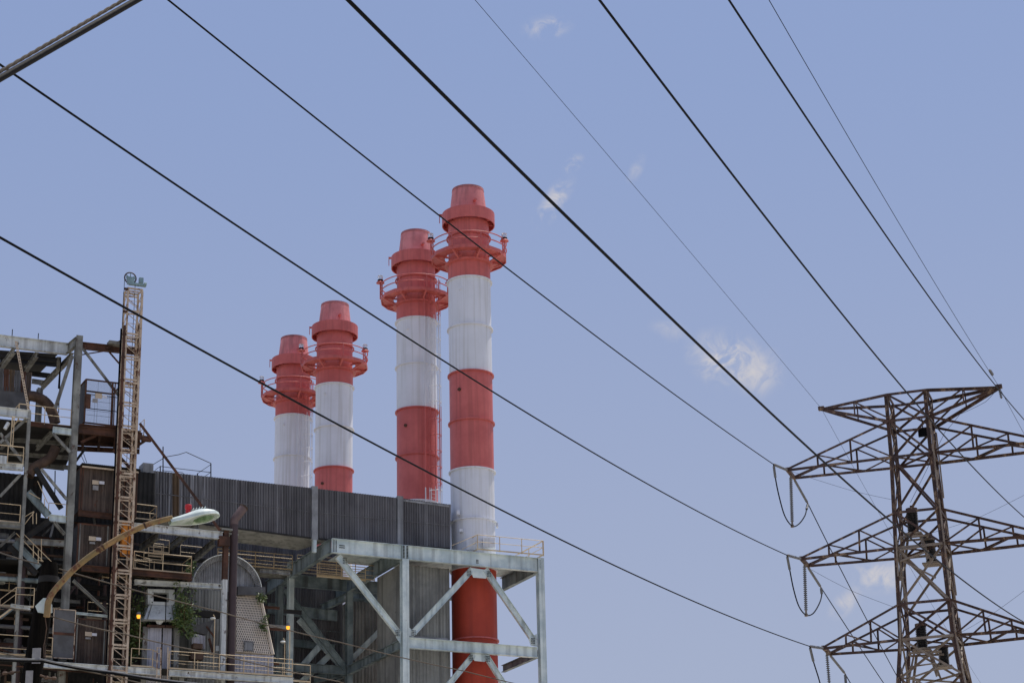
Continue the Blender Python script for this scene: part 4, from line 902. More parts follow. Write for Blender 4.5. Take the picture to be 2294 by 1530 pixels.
# ------------------------------------------------------------------ plants
def shrub(name, label, c, rx, rz, n, size):
    root = thing(name, label, 'plant', c-Z*rz); m = MB(); st = MB()
    nst = max(3, n//40)
    for s_ in range(nst):
        a = rnd.uniform(0, 6.28); tip = c+V((math.cos(a)*rx*rnd.uniform(.2, 1), math.sin(a)*rx*rnd.uniform(.2, 1), rz*rnd.uniform(-.6, 1))); base = c-Z*rz*rnd.uniform(.3, 1)+V((math.cos(a)*rx*.15, math.sin(a)*rx*.15, 0))
        st.tube([base, (base+tip)/2+Z*.1, tip], [.02, .014, .006], 4)
        for i in range(n//nst):
            t = rnd.uniform(.1, 1); p = base.lerp(tip, t)+V([rnd.gauss(0, rx*.22), rnd.gauss(0, rx*.22), rnd.gauss(0, rz*.16)])
            d = V([rnd.gauss(0, 1), rnd.gauss(0, 1), rnd.gauss(-.1, .7)]).normalized(); sdv = d.cross(V([rnd.gauss(0, 1) for _ in range(3)])).normalized(); l = size*rnd.uniform(.6, 1.4)
            m.add([p, p+d*l*.5+sdv*l*.16, p+d*l-Z*l*.2, p+d*l*.5-sdv*l*.16], [(0, 1, 2, 3)])
    m.build('foliage', 'leaf', root); st.build('stem', 'rust', root); return root
shrub('fern', 'bushy fern hanging down the right side of the white machine hood', P(D(625, 670), -5.3), .8, 1.7, 1100, .26)
shrub('fern', 'dark shrub left of the white machine hood, behind the lit amber lamp', P(D(150, 800), -4.2), .75, 2.6, 1300, .26)
shrub('small_plant', 'small plant sprouting from the top corner of the beige hopper', P(D(1450, 555), -3.2), .5, .42, 180, .2)
shrub('small_plant', 'small bright plant clinging to the sloping side of the beige hopper', P(D(1495, 805), -3.4), .32, .7, 160, .22)
shrub('small_plant', 'spiky plant at the end of the rusty edged platform railing', P(C(620, 1385), -5.0), .4, .6, 140, .22)
shrub('small_plant', 'sparse weeds above the rusty gearbox in the shade', P(D(700, 900), -4.9), .45, .5, 140, .2)
# ------------------------------------------------------------------ utility pole and street lamp
YP = 35.0
pt_ = PY(B(395, 572), YP); pb0 = PY(B(245, 1500), YP); dirp = (pb0-pt_).normalized(); base = pt_+dirp*(pt_.z/-dirp.z)
up_ = thing('utility_pole', 'thick black tarred wooden pole with a burnt top at the lower left', 'pole', base)
n = 14; m = MB(); m.tube([base, base.lerp(pt_, .5), pt_-Z*.15, pt_], [.21, .185, .155, .13], 20); m.build('shaft', 'pole', up_)
MB().tube([pt_-Z*.25, pt_-Z*.36], .175, 20, False).build('band', 'dark', up_)
for qx, qy, w_, h_ in ((290, 1310, .07, .13), (232, 1495, .06, .14)):
    p = PY(B(qx, qy), YP-.19); MB().box(p, V((w_, 0, 0)), V((0, .01, 0)), Z*h_).build('number_plate', 'sign_grey', up_)
for s_, pts in ((-1, [(160, 1432), (95, 1445), (40, 1450)]), (1, [(320, 1465), (370, 1485), (430, 1490)])):
    pp = [PY(B(*x), YP-.1) for x in pts]; hw_ = MB().tube(pp, .018, 8).lathe([(.03, -.03), (.045, 0), (.03, .03)], 12, pp[1]).lathe([(.03, -.03), (.05, 0), (.03, .03)], 12, pp[2]).build('guy_hardware', 'rustpipe', up_)
MB().tube([PY(B(360, 1005), YP-.3), PY(B(372, 1090), YP-.3), PY(B(356, 1200), YP-.2), PY(B(362, 1330), YP-.2)], .008, 5).tube([PY(B(365, 1160), YP-.3), PY(B(345, 1230), YP-.3), PY(B(352, 1320), YP-.3)], .006, 5).build('loose_wire', 'rustpipe', up_)
for x, y in ((460, 690), (470, 650), (455, 760)): pass
sl_ = thing('street_lamp', 'cobra head street lamp on a long rusty curved arm reaching over the plant', 'street lamp', PY(B(385, 985), YP-.3))
ap = [PY(B(x, y), YP-.35+.0*i) for i, (x, y) in enumerate(((372, 1000), (378, 950), (385, 885), (420, 810), (500, 715), (600, 612), (720, 515), (850, 430), (1000, 345), (1150, 275), (1260, 240), (1375, 212)))]
P2 = []
for i in range(len(ap)-1):
    p0, p1, p2, p3 = ap[max(i-1, 0)], ap[i], ap[i+1], ap[min(i+2, len(ap)-1)]
    for j in range(4): t = j/4; P2.append(.5*((2*p1)+(p2-p0)*t+(2*p0-5*p1+4*p2-p3)*t*t+(3*p1-p0-3*p2+p3)*t**3))
P2.append(ap[-1]); nn = len(P2)
MB().tube(P2, [.056-.012*i/nn for i in range(nn)], 14).build('arm', 'arm', sl_)
MB().poly([PY(B(*x), YP-.28) for x in ((345, 850), (378, 850), (412, 900), (415, 965), (350, 972), (300, 962), (280, 915))], .03, V((0, 1, 0))).build('mounting_plate', 'lamphead', sl_)
for t in (.58, .62, .8): p = P2[int(nn*t)]; d = (P2[int(nn*t)+1]-p).normalized(); MB().tube([p, p+d*.03], .058, 14, False).build('arm_band', 'rust', sl_)
# head: lofted along its axis
h0, h1 = PY(C(385, 905), YP-.35), PY(C(908, 828), YP+.15); ax = (h1-h0); Lh = ax.length; ax.normalize(); sdv = ax.cross(Z).normalized(); uph = sdv.cross(ax)
tl = math.radians(16); sdv, uph = sdv*math.cos(tl)+uph*math.sin(tl), uph*math.cos(tl)-sdv*math.sin(tl)
prof = [(0, .055, .05), (.06, .075, .065), (.2, .10, .08), (.35, .135, .10), (.5, .165, .13), (.62, .18, .145), (.75, .175, .13), (.87, .15, .095), (.95, .10, .055), (1, .03, .02)]
n = 20; vs = []
for t, w_, hh in prof:
    for j in range(n+1): a = math.pi*j/n; vs.append(h0+ax*(t*Lh)+sdv*(math.cos(a)*w_)+uph*(math.sin(a)*hh))
m = MB(); m.add(vs, [(i*(n+1)+j, i*(n+1)+j+1, (i+1)*(n+1)+j+1, (i+1)*(n+1)+j) for i in range(len(prof)-1) for j in range(n)], True)
rim = []
hd = m.build('head', 'lamphead', sl_)
m = MB(); vs = []
for t, w_, hh in prof:
    vs += [h0+ax*(t*Lh)+sdv*(w_*1.06)+uph*.012, h0+ax*(t*Lh)-sdv*(w_*1.06)+uph*.012, h0+ax*(t*Lh)-sdv*w_*1.04-uph*.034, h0+ax*(t*Lh)+sdv*w_*1.04-uph*.034]
m.add(vs, [f for i in range(len(prof)-1) for f in ((4*i, 4*i+4, 4*i+7, 4*i+3), (4*i+1, 4*i+2, 4*i+6, 4*i+5), (4*i+2, 4*i+3, 4*i+7, 4*i+6))]); m.build('rim', 'lamphead', hd)
vs = []
for t, w_, hh in prof: vs += [h0+ax*(t*Lh)-sdv*w_*.9-uph*.034, h0+ax*(t*Lh)+sdv*w_*.9-uph*.034]
MB().add(vs, [(2*i, 2*i+1, 2*i+3, 2*i+2) for i in range(len(prof)-1)]).build('underside', 'mint', hd)
lc_ = h0+ax*(.68*Lh)-uph*.036; vs = []; nn = 28
for rr, dz in ((1, 0), (.8, -.03), (.45, -.05), (.0, -.055)):
    for j in range(nn): a = 2*math.pi*j/nn; vs.append(lc_+ax*(math.cos(a)*.20*rr)+sdv*(math.sin(a)*.115*rr)+uph*dz)
MB().add(vs, [(i*nn+j, i*nn+(j+1) % nn, (i+1)*nn+(j+1) % nn, (i+1)*nn+j) for i in range(3) for j in range(nn)], True).build('lens', 'lens', hd)
pc_ = PY(C(582, 752), YP-.1); MB().lathe([(0, .06), (.052, .055), (.06, .035), (.06, -.02), (.045, -.03), (.045, -.1)], 16, pc_).build('photocell', 'redcap', sl_)
m = MB()
for i in range(5): a = h0+ax*((.5+.06*i)*Lh)+uph*.145; m.bar(a-sdv*.1, a+sdv*.1, .012, .02)
m.build('cooling_fin', 'lamphead', hd)
# ------------------------------------------------------------------ pylon
YT = 80.0
C0 = PY((2038, 890), YT); phi = math.radians(71.4)
ua = V((math.sin(phi), -math.cos(phi), 0)); va = V((math.cos(phi), math.sin(phi), 0)); cx0 = V((C0.x, C0.y, 0))
HW = .775
def leg1z(y, hw=HW):   # height seen at pixel row y on the near left leg
    o = cx0-ua*hw-va*hw; d = ray((2000, y)); t = (o.y-CAM.y)/d.y; return CAM.z+d.z*t
zt0, zA0, zA1, zB0, zB1, zC0, zC1 = [leg1z(y) for y in (882, 941, 1022, 1147, 1226, 1352, 1432)]
def hwz(z):
    if z >= zA1: return HW
    if z >= zC1: return HW+(zA1-z)/(zA1-zC1)*.22
    return HW+.22+(zC1-z)*.115
py_ = thing('lattice_pylon', 'rust brown steel lattice pylon with four levels of cross arms at the right', 'pylon', cx0)
def lg(sx, sy, z): h = hwz(z); return cx0+ua*(sx*h)+va*(sy*h)+Z*z
for sx in (-1, 1):
    for sy in (-1, 1):
        m = MB(); zz = [zt0, zA1, zC1, 0]
        for a, b in zip(zz, zz[1:]): m.angle(lg(sx, sy, b), lg(sx, sy, a), .125, up=ua, t=.03)
        m.build('leg', 'pylon', py_)
levels = [zt0, zA0, zA1, zB0, zB1, zC0, zC1, zC1-1.5]
z = zC1-1.5
while z > 1: z -= hwz(z)*2.0; levels.append(max(z, 0))
faces = [((-1, -1), (1, -1)), ((-1, 1), (1, 1)), ((-1, -1), (-1, 1)), ((1, -1), (1, 1))]
for i, (a, b) in enumerate(zip(levels, levels[1:])):
    m = MB()
    for (p, q_) in faces:
        m.angle(lg(*p, a), lg(*q_, b), .072, t=.014); m.angle(lg(*q_, a), lg(*p, b), .072, t=.014)
        if levels[i] in (zt0, zA0, zA1, zB0, zB1, zC0, zC1): m.angle(lg(*p, a), lg(*q_, a), .09, t=.014)
    if i in (1, 3, 5, 6): m.angle(lg(-1, -1, b), lg(1, 1, b), .06); m.angle(lg(1, -1, b), lg(-1, 1, b), .06)
    m.build('bracing', 'galv' if i in (4, 6) else 'pylon', py_)
plA = cx0-va*HW
def s_of(qx, z):   # arm reach so that the near tip lands on pixel column qx at height z
    s = -4.0
    for _ in range(8):
        p = plA+ua*s+Z*z-CAM; px = 1147+FPX*p.dot(cr)/p.dot(fw); s += (qx-px)/FPX*p.dot(fw)/ua.dot(cr)
    return s
tips = {}
def arm(zlo, zhi, qx, name):
    s0 = -s_of(qx, zlo)
    for sx in (-1, 1):
        m = MB(); ends = []
        for sy in (-1, 1):
            t = cx0+ua*(sx*s0)+va*(sy*.62)+Z*zlo; ends.append(t); lo_, hi_ = lg(sx, sy, zlo), lg(sx, sy, zhi)
            m.angle(t, lo_, .09, t=.016); m.angle(t+Z*.04, hi_, .07, t=.016)
            f = [.28, .5, .75] if True else []
            P_ = []
            for j, ff in enumerate((.3, .62)):
                a, b = t.lerp(lo_, ff), t.lerp(hi_, ff); m.angle(a, b, .05); P_.append((a, b))
            m.angle(P_[0][1], P_[1][0], .045); m.angle(P_[1][1], lo_, .05)
        a, b = ends; m.bar(a-va*.08, b+va*.08, .13, .13)
        for j in range(3):
            f0, f1 = j/3+.02, (j+1)/3
            for zz_ in (zlo,):
                p0, p1 = a.lerp(lg(sx, -1, zlo), f0), b.lerp(lg(sx, 1, zlo), f1); p2, p3 = b.lerp(lg(sx, 1, zlo), f0), a.lerp(lg(sx, -1, zlo), f1)
                m.angle(*((p0, p1) if j % 2 else (p2, p3)), .05)
        m.build('crossarm', 'pylon', py_); tips[(name, sx)] = ends
arm(zA1, zA0, 1762, 1); arm(zB1, zB0, 1793, 2); arm(zC1, zC0, 1843, 3)
for sx, q_ in ((-1, (1840, 915)), (1, (2238, 866))):
    t = plane_pt(q_, cx0, ua); m = MB()
    for sy in (-1, 1):
        m.angle(t, lg(sx, sy, zt0), .10, t=.016); m.angle(t, lg(sx, sy, zA0), .10, t=.016)
        a, b = t.lerp(lg(sx, sy, zt0), .5), t.lerp(lg(sx, sy, zA0), .5); m.angle(a, b, .05); m.angle(a, lg(sx, sy, zA0).lerp(lg(sx, sy, zt0), .1), .05)
    m.angle(t.lerp(lg(sx, -1, zt0), .5), t.lerp(lg(sx, 1, zt0), .5), .05); m.box(t, ua*.12, va*.1, Z*.07)
    m.build('crossarm', 'pylon', py_); tips[(0, sx)] = [t, t]
bx = plane_pt((2068, 969), cx0-va*.5, ua); MB().box(bx, ua*.19, va*.06, Z*.16).bar(bx+Z*.1, bx+Z*.6, .03, .03).build('hanging_plate', 'black', py_)
for zz_ in (zB1-1.2, zC1-.6):   # splice plates, cable riser
    MB().bar(lg(-1, -1, zz_+1.6)-va*.1, lg(-1, -1, zz_)-va*.1, .16, .05, up=ua).build('splice_plate', 'galv', py_)
for sx, sy in ((1, 1), (1, -1)):
    for z1_, z0_ in ((zA1+1.2, zA1-1.5), (zB0+.3, zB0-1.6), (zB1, zC0+.5), (zC1+1, zC1), (zC1, zC1-3.5)):
        MB().bar(lg(sx, sy, z1_)+ua*.06-va*.1, lg(sx, sy, z0_)+ua*.06-va*.1, .09, .05, up=ua).build('cable_riser', 'galv', py_)
m = MB(); z = zC1-3
while z < zt0-.5: m.tube([lg(1, -1, z)+va*.3-ua*.05, lg(1, -1, z)+va*.3+ua*.15], .012, 4); z += .4
m.build('step_bolt', 'pylon', py_)
# ---- insulators, jumper loops
def ins(name, label, p, q_, r, n, mat='porcelain', core=.35, group=None, cat='insulator', cap=True):
    root = thing(name, label, cat, q_, group); d = (q_-p); L = d.length; pts = []; rs = []
    for i in range(n):
        t0 = .06+.88*i/n; w_ = .88/n; pts += [p+d*t0, p+d*(t0+w_*.45), p+d*(t0+w_*.55), p+d*(t0+w_*.9)]; rs += [r*core, r, r, r*core]
    MB().tube(pts, rs, 12).build('sheds', mat, root)
    if cap: MB().tube([p, p+d*.07], r*.55, 10).tube([q_-d*.07, q_], r*.55, 10).build('end_fitting', 'galv', root)
    return root
ordn = {1: 'top', 2: 'middle', 3: 'bottom'}
loopw = {1: [(1737, 1070), (1745, 1110), (1758, 1155), (1775, 1178), (1790, 1173), (1803, 1155), (1807, 1140)],
         2: [(1769, 1275), (1778, 1320), (1790, 1358), (1806, 1377), (1822, 1373), (1836, 1350), (1841, 1330)],
         3: [(1822, 1480), (1833, 1515), (1845, 1555), (1862, 1580), (1880, 1575), (1890, 1550), (1895, 1530)]}
inspx = {1: ((1733, 1040), (1810, 1128)), 2: ((1763, 1243), (1839, 1315)), 3: ((1814, 1447), (1893, 1508))}
for a_ in (1, 2, 3):
    for sx in (-1, 1):
        near, far = tips[(a_, sx)]; side = 'left' if sx < 0 else 'right'
        if sx < 0:
            n_end = plane_pt(inspx[a_][0], near, va); f_end = plane_pt(inspx[a_][1], far, va)
            refd = (n_end-near, f_end-far); 
            tips[('nd', a_)] = refd
            lp_ = [plane_pt(x, (near+far)/2, va) for x in loopw[a_]]; base_ = (near+far)/2; tips[('lp', a_)] = [x-base_ for x in lp_]
        else:
            refd = tips[('nd', a_)]; n_end, f_end = near+refd[0], far+refd[1]; base_ = (near+far)/2; lp_ = [base_+x for x in tips[('lp', a_)]]
            if a_ > 0:
                pass
        tips[('end', a_, sx)] = (n_end, f_end)
        if sx > 0: continue
        ins('strain_insulator', f'grey strain insulator pulling towards the camera at the {side} tip of the {ordn[a_]} long arm', near-Z*.03, n_end, .055, 14, 'grey', .7, 'strain insulators on the pylon')
        ins('strain_insulator', f'grey strain insulator slanting down away from the {side} tip of the {ordn[a_]} long arm', far-Z*.05, f_end, .055, 18, 'grey', .7, 'strain insulators on the pylon')
        mid = near.lerp(far, .5)-Z*.05; bot = lp_[3]+Z*.05; ins('suspension_insulator', f'thin ribbed insulator hanging straight down from the {ordn[a_]} long arm to the jumper loop', mid, bot, .075, 22, 'grey', .3, 'suspension insulators on the pylon')
        ctrl = [n_end]+lp_+[f_end]; P2 = []
        for i in range(len(ctrl)-1):
            p0, p1, p2, p3 = ctrl[max(i-1, 0)], ctrl[i], ctrl[i+1], ctrl[min(i+2, len(ctrl)-1)]
            for j in range(5): t = j/5; P2.append(.5*((2*p1)+(p2-p0)*t+(2*p0-5*p1+4*p2-p3)*t*t+(3*p1-p0-3*p2+p3)*t**3))
        P2.append(ctrl[-1]); jl = thing('jumper_loop', f'drooping jumper cable loop under the left tip of the {ordn[a_]} long arm', 'cable', lp_[3], 'jumper loops on the pylon')
        MB().tube(P2, .026, 8).build('cable', 'black', jl); MB().lathe([(0, .08), (.07, .05), (.07, -.05), (0, -.07)], 10, lp_[3]).build('clamp', 'galv', jl)
        MB().tube([P2[1], P2[5]], .05, 8).build('dead_end_clamp', 'grey', jl); MB().tube([P2[-6], P2[-2]], .055, 8).build('dead_end_clamp', 'grey', jl)
# cable terminations inside the pylon
def term(label, qt, qb, r, dv):
    p, b = plane_pt(qt, cx0+va*dv, ua), plane_pt(qb, cx0+va*dv, ua); b = V((p.x, p.y, b.z)); root = ins('cable_termination', label, p, b, r, 13, 'porcelain', .8, 'ribbed black cable terminations in the pylon', 'insulator', False)
    MB().lathe([(0, .22), (.06, .22), (.06, .1), (r*1.0, .1), (r*1.0, 0), (0, 0)], 16, p-Z*.05).build('top_cap', 'pylon', root)
    MB().box(b-Z*.04, ua*(r*1.5), va*(r*1.5), Z*.03).build('base_plate', 'galv', root); return b
b1 = term('upper black ribbed cable termination standing on a galvanised bracket in the pylon', (2042, 1142), (2042, 1196), .23, -.5)
b2_ = term('dark ribbed cable termination deeper inside the pylon below the upper one', (2082, 1206), (2082, 1262), .22, .3)
b3 = term('lower black ribbed cable termination on the left, above its pale base plate', (2062, 1400), (2062, 1455), .22, -.5)
b4 = term('lower black ribbed cable termination on the right side of the pylon', (2112, 1448), (2112, 1492), .21, .2)
def stand(label, c, h):
    root = thing('termination_bracket', label, 'bracket', c-Z*h)
    s1 = .55
    for sx in (-1, 1):
        for sy in (-1, 1): MB().angle(c+ua*(sx*.3)+va*(sy*.25)-Z*.08, c+ua*(sx*s1)+va*(sy*.5)-Z*h, .07).build('strut', 'galv', root)
    m = MB()
    for sy in (-1, 1): m.bar(c+ua*-.5+va*(sy*.3)-Z*.1, c+ua*.75+va*(sy*.3)-Z*.14, .07, .07)
    for sx in (-1, 1): m.bar(c+ua*(sx*.5)-va*.3-Z*.1, c+ua*(sx*.5)+va*.3-Z*.1, .07, .07)
    m.bar(c+ua*(-.55)-va*.5-Z*h, c+ua*.6-va*.5-Z*(h-.3), .06, .06).bar(c+ua*(-.5)-va*.5-Z*h*.6, c+ua*.5-va*.5-Z*h*.55, .05, .05)
    m.build('top_frame', 'galv', root); MB().bar(c-ua*.5-va*.45-Z*h*.95, c+ua*.75-va*.45-Z*(h*1.7), .07, .07).build('stay', 'galv', root)
stand('pale galvanised bracket holding the upper cable terminations in the pylon', b1-Z*.05, 1.1); stand('pale galvanised bracket holding the lower cable terminations in the pylon', b3-Z*.05, 1.1)
for x0, y0, x1, y1, mt in ((2013, 1225, 2016, 1300, 'galv'), (2012, 1480, 2024, 1535, 'galv'), (2018, 1290, 2030, 1350, 'galv')):
    MB().tube([plane_pt((x0, y0), cx0-va*(HW+.1), ua), plane_pt(((x0+x1)/2+3, (y0+y1)/2), cx0-va*(HW+.1), ua), plane_pt((x1, y1), cx0-va*(HW+.1), ua)], .045, 8).build('riser_cable', mt, py_)
# ------------------------------------------------------------------ wires
def fit(tip, pts, extra, ahead, r, label, group, mat='black', name='power_line', a=va):
    """quadratic sag in the upright plane through tip along the line's direction, through the seen points"""
    W = [plane_pt(q_, tip, a) for q_ in pts]; S_ = [(w-tip).dot(a) for w in W]; D_ = [w.z-tip.z for w in W]
    s11 = sum(s*s for s in S_); s12 = sum(s**3 for s in S_); s22 = sum(s**4 for s in S_); t1 = sum(s*d for s, d in zip(S_, D_)); t2 = sum(s*s*d for s, d in zip(S_, D_))
    if len(pts) == 1: A1, A2 = t1/s11, 0
    else: det = s11*s22-s12*s12; A1, A2 = (t1*s22-t2*s12)/det, (s11*t2-s12*t1)/det
    if extra > 0 and A2 < 0: A2 = .0006; A1 = (t1-A2*s12)/s11
    end = extra; n = 160; P_ = [tip+a*(end*i/n)+Z*(A1*(end*i/n)+A2*(end*i/n)**2) for i in range(n+1)]
    print(name, label[:30], 's', [round(x, 1) for x in S_], 'd', [round(x, 2) for x in D_], 'end z', round(P_[-1].z, 1), 'A', round(A1, 4), round(A2, 6))
    o = MB().tube(P_, r, 6).build(name, mat); 
    return tag(o, label, 'cable', group)
gw = 'high voltage wires from the pylon'
t3 = tips[('end', 3, -1)][0]; fit(t3, [(0, 537), (290, 690), (580, 855), (1080, 1120), (1470, 1310)], -150, 0, .018, 'lowest long wire, entering at the left edge and ending at the bottom left arm', gw)
t2 = tips[('end', 2, -1)][0]; fit(t2, [(0, 155), (440, 432), (1000, 815), (1310, 1005), (1500, 1110)], -150, 0, .018, 'second wire from the bottom, running to the left tip of the middle arm', gw)
t1 = tips[('end', 1, -1)][0]; fit(t1, [(378, 0), (680, 240), (1000, 500), (1320, 750), (1500, 865)], -150, 0, .018, 'wire crossing before the nearest chimney towards the upper left arm tip', gw)
r3_ = tips[('end', 3, 1)][0]; fit(r3_, [(770, 0), (1020, 240), (1250, 470), (1480, 690), (1700, 890), (2020, 1183), (2236, 1369)], -150, 0, .020, 'thick wire passing over the small clouds and across the pylon to its lower right arm', gw)
r2_ = tips[('end', 2, 1)][0]; fit(r2_, [(1335, 0), (1560, 280), (1800, 590), (2037, 887), (2140, 1006)], -150, 0, .018, 'steep wire passing just over the pylon top towards its middle right arm', gw)
r1_ = tips[('end', 1, 1)][0]; fit(r1_, [(1625, 0), (1900, 390), (2228, 860), (2290, 948)], -150, 0, .018, 'steepest thick wire, reaching the right edge beyond the pylon top right tip', gw)
fit(tips[(0, -1)][0], [(1065, 0), (1280, 255), (1560, 580)], -150, 0, .007, 'hair-thin shield wire to the left tip of the pylon top arm', 'thin shield wires on the pylon')
fit(tips[(0, 1)][0], [(1723, 0), (1860, 240), (2050, 560)], -150, 0, .009, 'thin shield wire to the right tip of the pylon top arm', 'thin shield wires on the pylon')
for a_, pts in ((1, [H(560, 350), H(830, 850), H(1165, 1490)]), (2, [H(760, 1100), H(1045, 1530)]), (3, [(1990, 1680)])):
    fit(tips[('end', a_, -1)][1], pts, 150, 0, .022, f'wire leaving downwards behind the pylon from its {ordn[a_]} long left arm', 'wires going on beyond the pylon')
fit(tips[(0, -1)][1], [G(700, 620), G(860, 940), G(1100, 1390)], 150, 0, .007, 'hair-thin wire falling behind the pylon from its top left tip', 'thin wires going on beyond the pylon')
fit(tips[(0, 1)][1], [G(2200, 400), G(2294, 590)], 150, 0, .009, 'thin wire falling beyond the pylon from its top right tip', 'thin wires going on beyond the pylon')
# shield wire insulators at right tip
tr_ = tips[(0, 1)][0]
ins('shield_insulator', 'small insulator hanging below the right tip of the pylon top arm', tr_-Z*.1, tr_-Z*.5+ua*.05, .06, 5, 'grey', .4)
ins('shield_insulator', 'small insulator on the thin wire just above the right tip of the top arm', plane_pt((2217, 829), tr_, va), plane_pt((2224, 840), tr_, va), .06, 4, 'grey', .4)
def freewire(label, pts, r, mat, name='cable', group=None, n=24, sag=0):
    P_ = []
    for a, b in zip(pts, pts[1:]): P_ += cat_curve(a, b, sag, n)[:-1]
    P_.append(pts[-1]); return tag(MB().tube(P_, r, 8).build(name, mat), label, 'cable', group)
pa_ = lambda q_, dv: plane_pt(q_, cx0+va*dv, ua)
g_ = 'hair-thin dark leads around the pylon'
freewire('hair-thin lead from the upper left arm tip into the pylon body', [pa_(G(240, 895), 0), pa_(G(800, 1075), 0), pa_(G(1215, 1165), .3)], .006, 'black', group=g_, sag=.02)
freewire('hair-thin lead from the middle left arm tip into the pylon body', [pa_(H(440, 580), 0), pa_(H(770, 755), 0), pa_(H(1195, 915), .3)], .006, 'black', group=g_, sag=.02)
freewire('curved lead dropping from the top right tip into the pylon', [pa_(G(2040, 225), -.3), pa_(G(1960, 310), -.3), pa_(G(1740, 415), -.3), pa_(G(1610, 570), -.3), pa_(G(1310, 1180), -.4)], .008, 'black', group=g_, sag=.02)
freewire('hair-thin line crossing the right edge beside the upper right arm', [pa_(G(1500, 1440), 3), pa_(G(1900, 1310), 3), pa_(G(2400, 1060), 3)], .006, 'black', group=g_, sag=.02)
freewire('hair-thin line rising to the right edge beside the lower right arm', [pa_(H(1660, 1120), 3), pa_(H(1960, 945), 3), pa_(H(2330, 670), 3)], .006, 'black', group=g_, sag=.02)
# service cables by the pole
freewire('brown cable from the black pole slanting down to the right over the hopper', [PY(B(470, 618), 34.8), PY(D(1000, 712), 37), PY(D(2294, 1040), 41), PY(E(1530, 1190), 45), PY(E(2400, 1390), 48)], .011, 'cable', 'service_cable', 'brown service cables', sag=.02)
freewire('lower brown cable slanting from the black pole down to the right across the lower handrail', [PY(B(370, 985), 34.7), PY(D(0, 955), 35.5), PY(D(1000, 1172), 38), PY(D(2294, 1462), 42), PY(E(1000, 1420), 44)], .011, 'cable', 'service_cable', 'brown service cables', sag=.02)
freewire('brown cable coming from the left edge to the top of the black pole', [PY(B(-200, 410), 36), PY(B(310, 578), 34.8)], .011, 'cable', 'service_cable', 'brown service cables', sag=.03)
freewire('brown cable from the left edge to the middle of the black pole', [PY(B(-200, 860), 36), PY(B(245, 952), 34.9)], .01, 'cable', 'service_cable', 'brown service cables', sag=.03)
freewire('thick black cable sweeping past the foot of the black pole to the bottom edge', [PY(B(-200, 1322), 33), PY(B(330, 1352), 34.5), PY(B(900, 1450), 36), PY(B(1600, 1545), 38)], .021, 'black', 'service_cable', 'dark service cables', sag=.02)
freewire('grey cable lying on top of the thick black cable near the pole foot', [PY(B(-200, 1310), 33), PY(B(330, 1338), 34.4), PY(B(900, 1438), 36), PY(B(1600, 1533), 38)], .014, 'grey', 'service_cable', 'dark service cables', sag=.02)
freewire('slim brown cable just under the thick black cable at the bottom', [PY(B(-200, 1235), 33.5), PY(B(300, 1345), 34.7), PY(B(900, 1475), 36), PY(B(1300, 1560), 37)], .01, 'cable', 'service_cable', 'brown service cables', sag=.01)
# overhead cables top left, near the camera
a, b = PY((-330, 366), 13.0), PY((900, -340), 16.5)
freewire('thick black overhead cable cutting the upper left corner', [a, b], .026, 'twist', 'overhead_cable', 'thick cables in the upper left corner', sag=0)
a2, b2 = PY((-330, 352), 12.8), PY((900, -360), 16.0)
m = MB(); pts = []
for i in range(241):
    t = i/240; an = t*180; c = a2.lerp(b2, t); pts.append((c, an))
for ph in (0, 2.1, 4.2):
    m.tube([c+V((math.cos(an+ph)*.008, 0, math.sin(an+ph)*.008)) for c, an in pts], .0085, 6)
tag(m.build('overhead_cable', 'cable'), 'thinner grey brown twisted cable just above the thick black one in the upper left corner', 'cable', 'thick cables in the upper left corner')
# ------------------------------------------------------------------ sky and sun
SE, SAZ = math.radians(71), math.radians(47)     # elevation; azimuth measured clockwise from +Y
sv = V((math.cos(SE)*math.sin(SAZ), math.cos(SE)*math.cos(SAZ), math.sin(SE)))
sun = bpy.data.lights.new('sun', 'SUN'); sun.energy = 4.5; sun.angle = math.radians(.5); sun.color = (1, .95, .87)
so = bpy.data.objects.new('sun', sun); col.objects.link(so); so.rotation_euler = sv.to_track_quat('Z', 'Y').to_euler()
w = bpy.data.worlds.new('World'); sc.world = w; w.use_nodes = True; nt = w.node_tree; L = nt.links; bg = nt.nodes['Background']
sky = nt.nodes.new('ShaderNodeTexSky'); sky.sky_type = 'NISHITA'; sky.sun_disc = False; sky.sun_elevation = SE; sky.sun_rotation = SAZ; sky.air_density = 1.0; sky.dust_density = 1.5; sky.ozone_density = 1.0
SKYS = .096
tcw = nt.nodes.new('ShaderNodeTexCoord'); dirv = tcw.outputs['Generated']
sep = nt.nodes.new('ShaderNodeSeparateXYZ'); L.new(dirv, sep.inputs[0])
c = mixc(nt, .75, sky.outputs[0], mixc(nt, ramp(nt, sep.outputs[2], .15, .5), (4.1, 4.55, 6.3), (3.0, 3.95, 6.75)))
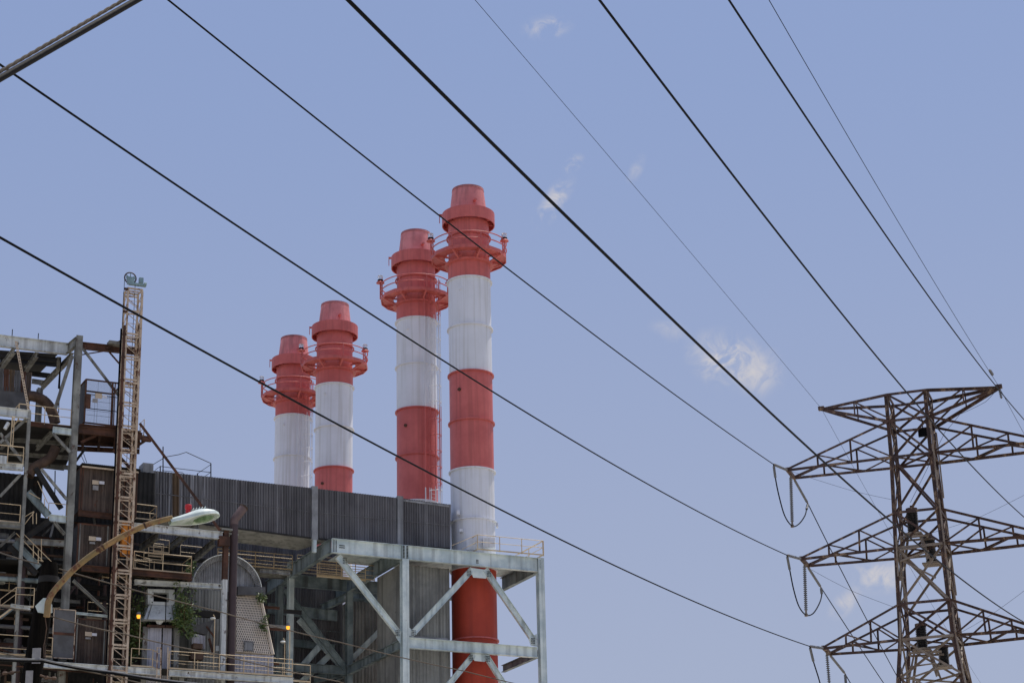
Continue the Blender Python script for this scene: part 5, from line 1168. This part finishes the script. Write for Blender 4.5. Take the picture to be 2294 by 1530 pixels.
def cloud(q_, rx, ry, ang, dens, seed, sc_):
    global c
    d = ray(q_).normalized(); a1 = (cr*math.cos(ang)+cu*math.sin(ang)); a2 = (cu*math.cos(ang)-cr*math.sin(ang))
    def dot(vec, s):
        n_ = nt.nodes.new('ShaderNodeVectorMath'); n_.operation = 'DOT_PRODUCT'; L.new(sub.outputs[0], n_.inputs[0]); n_.inputs[1].default_value = vec*s; return n_.outputs['Value']
    nz_ = nt.nodes.new('ShaderNodeTexNoise'); nz_.inputs['Scale'].default_value = sc_; nz_.inputs['Detail'].default_value = 9; nz_.inputs['Roughness'].default_value = .62; nz_.inputs['Distortion'].default_value = .6
    mp = nt.nodes.new('ShaderNodeMapping'); mp.inputs['Location'].default_value = (seed, seed*1.7, seed*.3); L.new(dirv, mp.inputs[0]); L.new(mp.outputs[0], nz_.inputs['Vector'])
    sub = nt.nodes.new('ShaderNodeVectorMath'); sub.operation = 'SUBTRACT'; L.new(dirv, sub.inputs[0]); sub.inputs[1].default_value = d
    k1, k2 = dot(a1, FPX/rx), dot(a2, FPX/ry)
    h = nt.nodes.new('ShaderNodeCombineXYZ'); L.new(k1, h.inputs[0]); L.new(k2, h.inputs[1])
    ln = nt.nodes.new('ShaderNodeVectorMath'); ln.operation = 'LENGTH'; L.new(h.outputs[0], ln.inputs[0])
    body = ramp(nt, ln.outputs['Value'], 0, 1.0, 1, 0)
    ad = nt.nodes.new('ShaderNodeMath'); ad.operation = 'MULTIPLY'; L.new(body, ad.inputs[0]); L.new(ramp(nt, nz_.outputs[0], .38, .68), ad.inputs[1])
    mu = nt.nodes.new('ShaderNodeMath'); mu.operation = 'MULTIPLY'; L.new(ad.outputs[0], mu.inputs[0]); mu.inputs[1].default_value = dens; mu.use_clamp = True
    c = mixc(nt, mu.outputs[0], c, (6.2, 6.05, 6.4))
cloud((1635, 808), 120, 80, -.3, 1.5, 3.1, 95); cloud((1700, 835), 75, 70, .9, .9, 8.2, 80); cloud((1240, 455), 85, 34, .95, 1.2, 1.3, 120); cloud((1285, 368), 34, 22, .7, 1.0, 5.3, 130)
cloud((1225, 62), 70, 34, .1, .9, 2.3, 100); cloud((1970, 1290), 95, 48, .1, 1.1, 4.4, 90); cloud((1895, 1350), 60, 30, .7, .9, 6.1, 90); cloud((1425, 380), 45, 20, 1.1, .45, 7.7, 110); cloud((1500, 740), 60, 30, -.3, .35, 9.1, 100)
L.new(c, bg.inputs[0]); bg.inputs[1].default_value = SKYS
sc.view_settings.view_transform = 'Standard'; sc.view_settings.look = 'None'; sc.view_settings.exposure = 0; sc.view_settings.gamma = 1
sc.render.engine = 'CYCLES'
